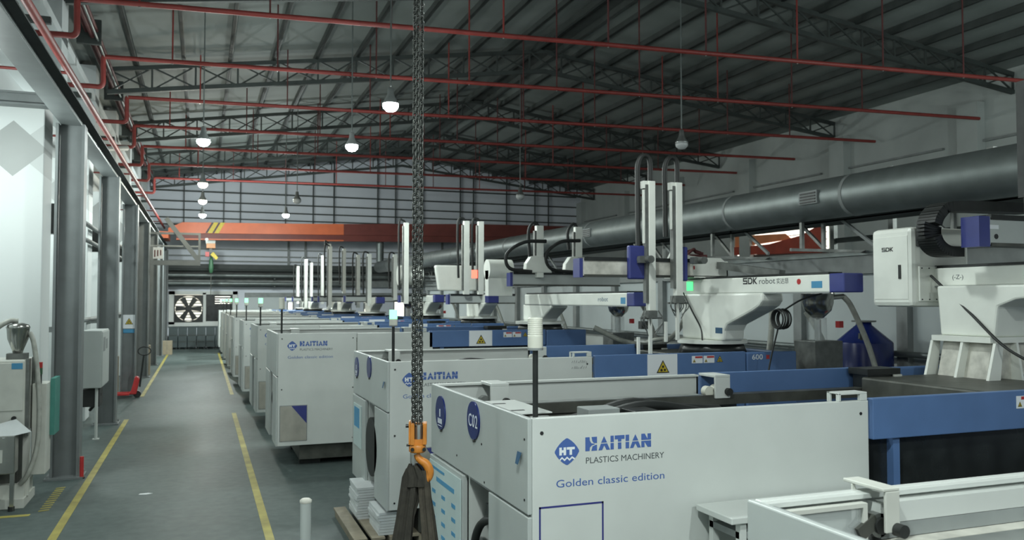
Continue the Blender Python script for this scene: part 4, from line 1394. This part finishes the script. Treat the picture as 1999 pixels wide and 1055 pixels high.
MB().prism([(7.6, 6.14), (24.0, 6.39), (24.0, 6.46), (7.6, 6.21)], (0, .3, 0), (1, 0, 0), (0, 0, 1), .58).build('flange_lip', crane_orange_dim, cr)
MB().box(-2.15, -1.65, -1.4, 1.4, 6.0, 6.35).build('end_carriage', orange, cr)
MB().box(23.8, 24.3, -1.4, 1.4, 6.0, 6.5).build('end_carriage', crane_orange_dim, cr)
MB().prism([(0.28, 6.40), (0.50, 6.40), (0.82, 6.99), (0.60, 6.99)], (0, -.31, 0), (1, 0, 0), (0, 0, 1), .01).prism([(0.62, 6.40), (0.84, 6.40), (1.16, 6.995), (0.94, 6.995)], (0, -.31, 0), (1, 0, 0), (0, 0, 1), .01).build('hazard_stripe', yellow, cr)
MB().prism([(0.16, 6.40), (0.26, 6.40), (0.58, 6.98), (0.48, 6.98)], (0, -.31, 0), (1, 0, 0), (0, 0, 1), .01).prism([(0.51, 6.40), (0.60, 6.40), (0.92, 6.98), (0.83, 6.98)], (0, -.31, 0), (1, 0, 0), (0, 0, 1), .01).build('hazard_stripe', print_black, cr)
ho = thing('crane_hoist', 'yellow and red electric hoist hanging from the orange crane', 'hoist', (.42, 47.35, 0))
MB().box(-.2, .25, -.25, .25, 5.55, 5.8).build('motor', hook_orange, ho)
MB().cyl((-.15, 0, 5.86), (.25, 0, 5.86), .13, n=14).build('drum', white, ho)
MB().bar((-.2, .0, 6.10), (-.15, 0, 5.8), .14).box(-.28, -.1, -.08, .6, 5.99, 6.05).build('trolley', white, ho)
MB().box(-.25, -.05, -.2, .2, 5.1, 5.35).build('brake', red, ho)
MB().prism([(-.0, 5.2), (.15, 5.35), (.40, 5.05), (.3, 4.92)], (0, -.2, 0), (1, 0, 0), (0, 0, 1), .12).build('guide', yellow, ho)
MB().box(-.05, .1, -.1, .1, 5.3, 5.6).build('cover', black_metal, ho)
MB().lathe([(0, 4.2), (.09, 4.25), (.13, 4.5), (.1, 4.9), (.05, 5.1), (0, 5.1)], (.05, 0, 0), n=12).build('chain_bag', green_plate, ho)
MB().cyl((.05, 0, 3.0), (.05, 0, 4.2), .02, n=6).build('chain', dark_iron, ho)

# access platform on the far column
ap = thing('access_platform', 'grey steel landing with diagonal brace bracketed off a far column', 'platform', (0, 33.0, 0))
MB().box(-2.7, -.05, -.1, .1, 4.06, 4.24).build('deck_beam', col_grey, ap)
MB().box(-2.7, -.05, .1, 1.3, 4.2, 4.24).build('deck', col_grey, ap)
MB().box(-.13, -.05, -.05, .05, 4.24, 5.28).build('post', col_grey, ap)
MB().bar((-1.25, 0, 5.8), (-.1, 0, 4.22), .16, .16).build('brace', col_grey, ap)
MB().box(-1.9, -.05, -.03, .03, 5.2, 5.28).build('rail', col_grey, ap)
MB().box(-1.9, -.05, -.03, .03, 4.75, 4.80).build('rail', dusty, ap)
sg_ = MB().box(-1.68, -1.34, .0, .03, 4.3, 4.72).build('red_white_sign', paper, ap)
for i in range(3):
    MB().box(-1.64 + i * .1, -1.60 + i * .1, -.01, .0, 4.36 + .03 * i, 4.62).build('sign_mark', red_dark, sg_)

# ------------------------------------------------------------------ crates at the far wall
c0 = None
for i in range(6):
    lb = ['slate storage crate at the column end of the row under the fan', 'slate storage crate, second from the columns', 'slate storage crate, third from the columns', 'slate storage crate, third from the machine end', 'slate storage crate, second from the machine end', 'slate storage crate at the machine end of the row under the fan window'][i]
    if c0 is None:
        c0 = thing('storage_crate', lb, 'crate', (-1.45, 50.3, 0), 0, 'slate crates under the far fan window')
        MB().box(-.23, .23, -.25, .25, .1, 1.2).build('body', bin_mat, c0, bev=.02)
        MB().box(-.245, .245, -.265, .265, 1.2, 1.27).build('lid', bin_mat, c0, bev=.01)
        for z in (.4, .75):
            MB().box(-.2, .2, -.262, -.25, z, z + .06).build('rib', truss_mat, c0)
        for sx_ in (-.18, .14):
            MB().box(sx_, sx_ + .05, -.22, .22, 0, .1).build('skid', black, c0)
        index_kids()
    else:
        c = copy_tree(c0)
        c.location = (-1.45 + .49 * i, 50.3, 0)
        c['label'] = lb

# ------------------------------------------------------------------ left side equipment
dry = thing('hopper_dryer', 'cream hopper dryer with polished loader and stainless control box by the first column', 'dryer', (-2.62, 12.7, 0))
MB().box(-.45, .40, .15, .85, .98, 1.98).build('hopper_body', off_white, dry, bev=.02)
MB().box(.40, .44, .18, .30, .95, 1.99).box(.40, .44, .62, .70, .95, 1.99).build('corner_post', mid_iron, dry)
MB().box(-.44, .38, .135, .15, 1.30, 1.94).build('upper_panel', off_white, dry, bev=.004)
MB().box(.24, .37, .13, .135, 1.86, 1.94).build('sticker', sky_tag, dry)
MB().box(.06, .10, .12, .135, 1.05, 1.22).build('door_latch', black_metal, dry)
MB().cyl((.28, .10, 1.2), (.28, .14, 1.2), .03, n=10).build('knob', black, dry)
lo = MB().lathe([(0, 2.04), (.06, 2.06), (.07, 2.10), (.13, 2.26), (.14, 2.40), (.15, 2.41), (.13, 2.45), (.05, 2.48), (0, 2.48)], (.26, .4, 0), n=22).build('loader', stainless, dry)
MB().box(.14, .38, .3, .5, 1.98, 2.06).build('loader_base', mid_iron, lo)
MB().tube(smooth_path([(.26, .4, 2.5), (.15, .38, 2.5), (.0, .3, 2.38), (-.15, .25, 2.1)], 6), .035, n=8).build('hose', hose_mat, dry)
MB().tube(smooth_path([(.40, .4, 2.34), (.46, .35, 2.2), (.52, .3, 1.8), (.56, .25, 1.3), (.55, .2, .8), (.46, .15, .45), (.36, .2, .3)], 6), .032, n=8).build('hose', hose_mat, dry)
MB().box(-.45, .42, .1, .9, .0, .12).box(-.4, .40, .2, .85, .12, .3).build('dryer_base', off_white, dry)
MB().box(-.3, .3, .3, .7, .3, .98).build('cone', dark_iron, dry)
for sx_ in (-.4, .36):
    MB().box(sx_, sx_ + .08, .3, .38, .12, .98).build('leg', off_white, dry)
MB().box(.42, .60, .55, .95, .35, 1.62).build('side_cabinet', off_white, dry, bev=.01)
MB().box(.60, .66, .85, 1.3, .85, 1.66).build('teal_cover', teal, dry)
ct = MB().box(-.4, .34, -.1, .14, .50, 1.0).build('control_box', stainless, dry, bev=.01)
MB().box(.0, .2, -.11, -.1, .65, .82).build('round_gauge', off_white, ct)
for sx_ in (-.3, .28):
    MB().box(sx_, sx_ + .05, -.06, -.01, 0, .5).build('leg', stainless, dry)
MB().cyl((.30, -.03, 0), (.30, -.03, .06), .04, n=10).build('caster', black, dry)
MB().cyl((-.28, -.03, 0), (-.28, -.03, .06), .04, n=10).build('caster', black, dry)
sg = MB().box(.50, .54, .5, .54, 1.62, 1.75).build('signal_stack', black_metal, dry)
MB().box(.495, .545, .49, .545, 1.84, 1.92).build('red_lens', red, sg)
MB().box(.495, .545, .49, .545, 1.75, 1.84).build('green_lens', green_plate, sg)
o = MB().prism([(-.2, -.02), (.12, .08), (.32, -.12), (.0, -.2)], (0, 0, 0), (1, 0, 0), (0, .6, .8), .006).build('paper_sheet', paper, None, (-2.42, 12.72, 1.13))
tag(o, 'crumpled white sheet lying on the stainless control box', 'paper')
ec_ = thing('electrical_cabinet', 'pale grey wall cabinet hung between the first two columns', 'cabinet', (-2.2, 18.3, 1.04))
MB().box(0, .36, 0, 1.3, 0, 1.14).build('body', white_front, ec_, bev=.015)
MB().box(.36, .375, .03, 1.27, .03, 1.11).build('door', white_front, ec_, bev=.004)
MB().box(.375, .382, .15, .45, .72, 1.0).build('display_window', dusty, ec_)
MB().box(.375, .382, .65, .9, .75, .95).build('display_window', dusty, ec_)
MB().tube(smooth_path([(.1, .4, 0), (.12, .4, -.2), (.2, .5, -.35), (.1, .6, -.5)], 5), .03).tube(smooth_path([(.2, .5, 0), (.28, .6, -.2), (.15, .7, -.35)], 5), .03).box(-.05, .3, .3, .9, -.4, -.05).build('cable_bundle', black, ec_)
MB().cyl((.26, .2, -1.04), (.26, .2, 0), .03, n=10).build('support_leg', white, ec_)
MB().box(.2, .32, .14, .26, -1.04, -1.02).build('foot', white, ec_)
pjt = thing('pallet_truck', 'red hand pallet truck parked by the signed column', 'pallet truck', (-1.72, 26.0, 0))
for sy_ in (-.26, .1):
    MB().box(-1.2, -.15, sy_, sy_ + .16, .09, .15).build('fork', red, pjt, bev=.01)
MB().prism([(-.20, .10), (.02, .10), (.10, .52), (.05, .60), (-.02, .60), (-.12, .2)], (0, .14, 0), (1, 0, 0), (0, 0, 1), .28).build('pump_housing', red, pjt, bev=.02)
MB().cyl((.04, -.07, .1), (.04, .07, .1), .1, n=16).build('wheel', black, pjt)
MB().bar((.10, 0, .3), (.20, 0, 1.22), .05).build('draw_bar', black_metal, pjt)
MB().tube([(.21 + .17 * math.cos(a * PI / 8), 0, 1.32 + .12 * math.sin(a * PI / 8)) for a in range(16)], .018, n=6, closed=True).build('grip_loop', black, pjt)
si = thing('warning_sign', 'white sign with a yellow triangle and blue strip on a column', 'sign', (-1.97, 26.62, 1.95))
MB().box(-.16, .16, -.01, .01, 0, .40).build('sign_plate', print_white, si)
warning_triangle(si, 0, .12, .22, -.012)
MB().box(-.15, .15, -.012, .01, -.13, -.02).build('blue_strip', sky_tag, si)
for i, (x, y, lb) in enumerate(((-2.55, 27.4, 'brown carton standing against the wall behind the pallet truck'), (-2.0, 33.6, 'brown carton at the foot of the fourth column'), (-1.6, 45.6, 'pale carton by the last column at the end of the aisle'))):
    t = thing('carton', lb, 'box', (x, y, 0))
    MB().box(-.25, .25, -.2, .2, 0, 1.1 if i < 2 else .7).build('carton_body', card, t, bev=.01)
    MB().box(-.04, .04, -.202, .202, .0, 1.102 if i < 2 else .702).build('tape', wood, t)
t = thing('fire_extinguisher', 'small red marker post at the foot of the first column', 'post', (-1.72, 14.58, 0))
t.name = 'marker_post'
MB().cyl((0, 0, .02), (0, 0, .34), .03, n=12).build('shaft', red, t)
MB().cyl((0, 0, 0), (0, 0, .02), .05, n=12).build('foot', black, t)
# white overflow pipe on the upper left wall
o = MB().tube([(-3.3, 27.6, 7.35), (-2.95, 28.3, 7.45), (-2.35, 29.6, 7.75)], .09, n=10).build('drain_pipe', white)
tag(o, 'short white drain pipe slanting out of the upper wall', 'pipe')

# ------------------------------------------------------------------ things round the hook machine
bo = thing('bollard', 'pale grey round post with a cap standing by the aisle line', 'bollard', (.775, 6.6, 0))
MB().cyl((0, 0, .02), (0, 0, 1.23), .042, n=20).build('post', white_front, bo)
MB().lathe([(.044, 1.23), (.046, 1.235), (.046, 1.25), (.03, 1.262), (0, 1.265)], n=20).build('cap', dirty_white, bo)
MB().box(-.1, .1, -.1, .1, 0, .02).build('base_plate', dusty, bo)
pa = thing('wooden_pallet', 'flat wooden pallet under the stacks of printed sheets', 'pallet', (2.05, 10.1, 0))
for i in range(4):
    MB().box(-.42 + i * .2, -.27 + i * .2, -.75, .8, .09, .115).build('deck_board', wood, pa)
for x in (-.4, -.02, .32):
    MB().box(x, x + .08, -.75, .8, 0, .09).build('stringer', wood, pa)
stk = 0
for cx, cy, n_, lb in ((2.0, 10.5, 12, 'taller'), (2.1, 9.72, 8, 'lower')):
    for i in range(n_):
        h_ = .032
        z = .116 + i * h_
        dx, dy = random.uniform(-.012, .012), random.uniform(-.012, .012)
        o = MB().box(-.18, .18, -.30, .30, 0, h_ - .004).build('sheet_bundle', paper, None, (cx + dx, cy + dy, z), (0, 0, random.uniform(-.03, .03)))
        k_ = n_ - 1 - i
        od = ['topmost', 'second', 'third', 'fourth', 'fifth', 'sixth', 'seventh', 'eighth', 'ninth', 'tenth', 'eleventh', 'twelfth'][k_]
        tag(o, '%s bundle%s of white sheets in the %s stack on the pallet' % (od, '' if k_ == 0 else ' from the top', lb), 'paper', 'bundles of white sheets in the %s stack' % lb)
bp_ = thing('blue_pallet', 'edge of a blue plastic pallet on the floor below the hook', 'pallet', (1.35, 8.75, 0))
MB().box(-.5, .35, -.4, .4, .1, .15).build('deck', blue, bp_, bev=.01)
for x in (-.45, -.08, .22):
    MB().box(x, x + .12, -.35, .35, 0, .1).build('runner', blue, bp_)
# white side table between the two nearest machines
tb = thing('side_table', 'tall white side table between the C02 machine and the corner machine', 'table', (3.6, 4.36, 0))
MB().box(-.64, .75, -.18, .2, 1.46, 1.5).build('tabletop', white, tb, bev=.006)
for sx_ in (-.56, .66):
    for sy_ in (-.15, .13):
        MB().box(sx_, sx_ + .045, sy_, sy_ + .045, 0, 1.46).build('leg', white, tb)
MB().box(-.56, .7, -.14, .17, 1.36, 1.40).build('under_shelf', dusty, tb)
MB().box(-.55, .68, -.12, -.09, 1.1, 1.13).build('stretcher', mid_iron, tb)
MB().cyl((-.30, -.19, 1.425), (-.30, -.13, 1.425), .022, n=14).build('roller_end', black, tb)
MB().box(-.24, .2, -.17, -.13, 1.41, 1.45).build('slide_profile', mid_iron, tb)

# ------------------------------------------------------------------ hanging hook, chain and sling
HX, HY = 1.318, 5.25
ROT = R(-16)
ch = thing('hoist_chain', 'dark steel lifting chain in three falls hanging in front of the machines', 'chain', (HX, HY, 0), ROT)
pitch = .0300
wr_ = .0047
hl, hw = pitch / 2 - .0085 + .0046, .0110
path = []
for i in range(8):
    a_ = PI * i / 7
    path.append((hw * math.cos(a_), 0, hl + hw * math.sin(a_)))
for i in range(8):
    a_ = PI + PI * i / 7
    path.append((hw * math.cos(a_), 0, -hl + hw * math.sin(a_)))
link_me = MB().tube(path, wr_, n=6, closed=True).mesh('link', chain_mat)
for (dx, dy, ph) in ((-.027, .008, 0), (-.007, -.018, 1), (.020, .004, 0)):
    for i in range(98):
        o = bpy.data.objects.new('link', link_me)
        COL.objects.link(o)
        z = 2.0 + .015 * ph * 0.5 + i * pitch
        o.location = (dx + .0012 * math.sin(i * .9), dy, z)
        o.rotation_euler = (0, 0, R(35 if (i + ph) % 2 else -55))
        o.parent = ch
# hoist above the picture that carries the chain, on its own bridge
hb = thing('chain_hoist', 'electric chain hoist on a crane bridge above the camera platform', 'hoist', (HX, HY, 0))
MB().box(-.2, .2, -.15, .15, 4.94, 5.25).build('motor', hook_orange, hb)
MB().box(-.06, .06, -.1, .1, 5.25, 6.02).build('trolley', mid_iron, hb)
MB().box(-3.4, 9.0, -.12, .12, 6.02, 6.42).build('bridge_beam', orange, hb)
hk = thing('crane_hook', 'orange hook block with a worn orange hook and latch', 'hook', (HX, HY, 0), ROT)
MB().box(-.055, -.042, -.045, .045, 1.868, 2.015).build('cheek_plate', hook_orange, hk, bev=.003)
MB().box(.036, .060, -.045, .045, 1.868, 2.005).build('cheek_plate', hook_orange, hk, bev=.003)
MB().box(-.042, -.018, -.05, .04, 1.868, 2.0).box(-.042, .036, .02, .045, 1.868, 2.0).box(-.018, .036, -.03, .02, 1.868, 1.90).build('block_body', hook_orange, hk)
MB().cyl((.008, -.0, 1.89), (.008, -.0, 1.99), .026, n=16).build('sheave_pin', steel, hk)
MB().lathe([(0, 1.815), (.05, 1.815), (.055, 1.822), (.055, 1.858), (.048, 1.868), (0, 1.868)], (0, 0, 0), n=10).build('collar', hook_orange, hk)
for x in (-.03, .045):
    MB().cyl((x, -.062, 1.84), (x, -.045, 1.84), .012, n=8).build('bolt', black_metal, hk)
MB().cyl((-.075, -.01, 1.985), (-.05, -.01, 1.985), .012, n=8).build('side_bolt', black_metal, hk)
MB().cyl((-.07, -.01, 1.862), (-.05, -.01, 1.862), .008, n=8).build('side_bolt', black_metal, hk)
hp = smooth_path([(-.002, 0, 1.825), (.0, 0, 1.79), (.018, 0, 1.765), (.048, 0, 1.745), (.07, 0, 1.715), (.078, 0, 1.68), (.066, 0, 1.645), (.035, 0, 1.622), (-.002, 0, 1.62), (-.034, 0, 1.64), (-.048, 0, 1.675)], 5)
nr = len(hp)
rad = []
for i in range(nr):
    s_ = i / (nr - 1)
    rad.append(.017 + .012 * math.sin(PI * min(1, s_ * 1.15)) if s_ < .75 else max(.006, .026 * (1.15 - s_) / .42))
MB().tube(hp, .02, n=12, rad=rad).build('hook', hook_orange, hk)
MB().bar((-.030, -.012, 1.80), (-.022, -.012, 1.70), .016, .006).bar((-.030, -.012, 1.80), (-.005, -.012, 1.81), .016, .006).build('safety_latch', steel, hk)


# sling: webbing bands folded over the hook
sl_ = thing('lifting_sling', 'dark webbing lifting sling looped over the orange hook', 'sling', (HX, HY, 0), ROT)
sling_brown = mat('brown_webbing', (0.062, 0.054, 0.040), 0.9, var=0.3, scale=18)


def ribbon(name, rows, parent, m, th=.007):
    n = 22
    vv, ff = [], []
    for (z, cx, hw_, cy, amp, ph) in rows:
        for side_ in (0, 1):
            for k in range(n + 1):
                u = k / n
                y = cy + amp * math.sin(4.2 * PI * u + ph) + .5 * amp * math.sin(8.3 * PI * u - ph) + (th if side_ else 0)
                vv.append((cx + hw_ * (2 * u - 1), y, z))
    w_ = 2 * (n + 1)
    for r_ in range(len(rows) - 1):
        for k in range(n):
            a_, b_ = r_ * w_ + k, (r_ + 1) * w_ + k
            ff.append((a_, a_ + 1, b_ + 1, b_))
            a_, b_ = a_ + n + 1, b_ + n + 1
            ff.append((a_ + 1, a_, b_, b_ + 1))
        for k in (0, n):
            a_, b_ = r_ * w_ + k, (r_ + 1) * w_ + k
            ff.append((a_, b_, b_ + n + 1, a_ + n + 1))
    return MB().add(vv, ff, True).build(name, m, parent)


def leg(pts, cy, amp, ph):
    out = []
    for i in range(len(pts) - 1):
        for j in range(5):
            t = j / 5
            z, cx, hw_ = (pts[i][q] * (1 - t) + pts[i + 1][q] * t for q in range(3))
            out.append((z, cx, hw_, cy, amp, ph + 1.4 * (1.74 - z)))
    z, cx, hw_ = pts[-1]
    out.append((z, cx, hw_, cy, amp, ph + 1.4 * (1.74 - z)))
    return out


ribbon('sling_leg', leg([(1.715, -.040, .032), (1.66, -.052, .045), (1.55, -.062, .050), (1.40, -.082, .052), (1.20, -.108, .062), (.85, -.125, .066)], -.030, .006, .3), sl_, sling_mat)
ribbon('sling_leg', leg([(1.70, -.020, .036), (1.62, -.020, .046), (1.50, -.034, .048), (1.40, -.062, .046), (1.20, -.088, .050), (.85, -.10, .055)], .012, .007, 1.4), sl_, sling_mat)
ribbon('sling_leg', leg([(1.70, .030, .034), (1.62, .044, .040), (1.48, .055, .042), (1.35, .068, .044), (1.20, .082, .048), (.85, .10, .052)], -.026, .006, 2.2), sl_, sling_brown)
ribbon('sling_leg', leg([(1.69, .030, .030), (1.55, .050, .036), (1.40, .078, .036), (1.20, .102, .040), (.85, .125, .044)], .016, .006, .9), sl_, sling_mat)
ribbon('sling_top', leg([(1.735, -.030, .028), (1.70, -.025, .052), (1.655, -.012, .060), (1.60, -.018, .062)], -.042, .006, .5), sl_, sling_mat)
ribbon('sling_top', leg([(1.735, -.028, .028), (1.70, -.022, .050), (1.655, -.010, .058), (1.60, -.012, .060)], .030, .006, 1.9), sl_, sling_mat)
MB().box(-.01, .06, .042, .048, 1.665, 1.735).build('blue_label', blue, sl_)
print('scene objects', len(bpy.data.objects))
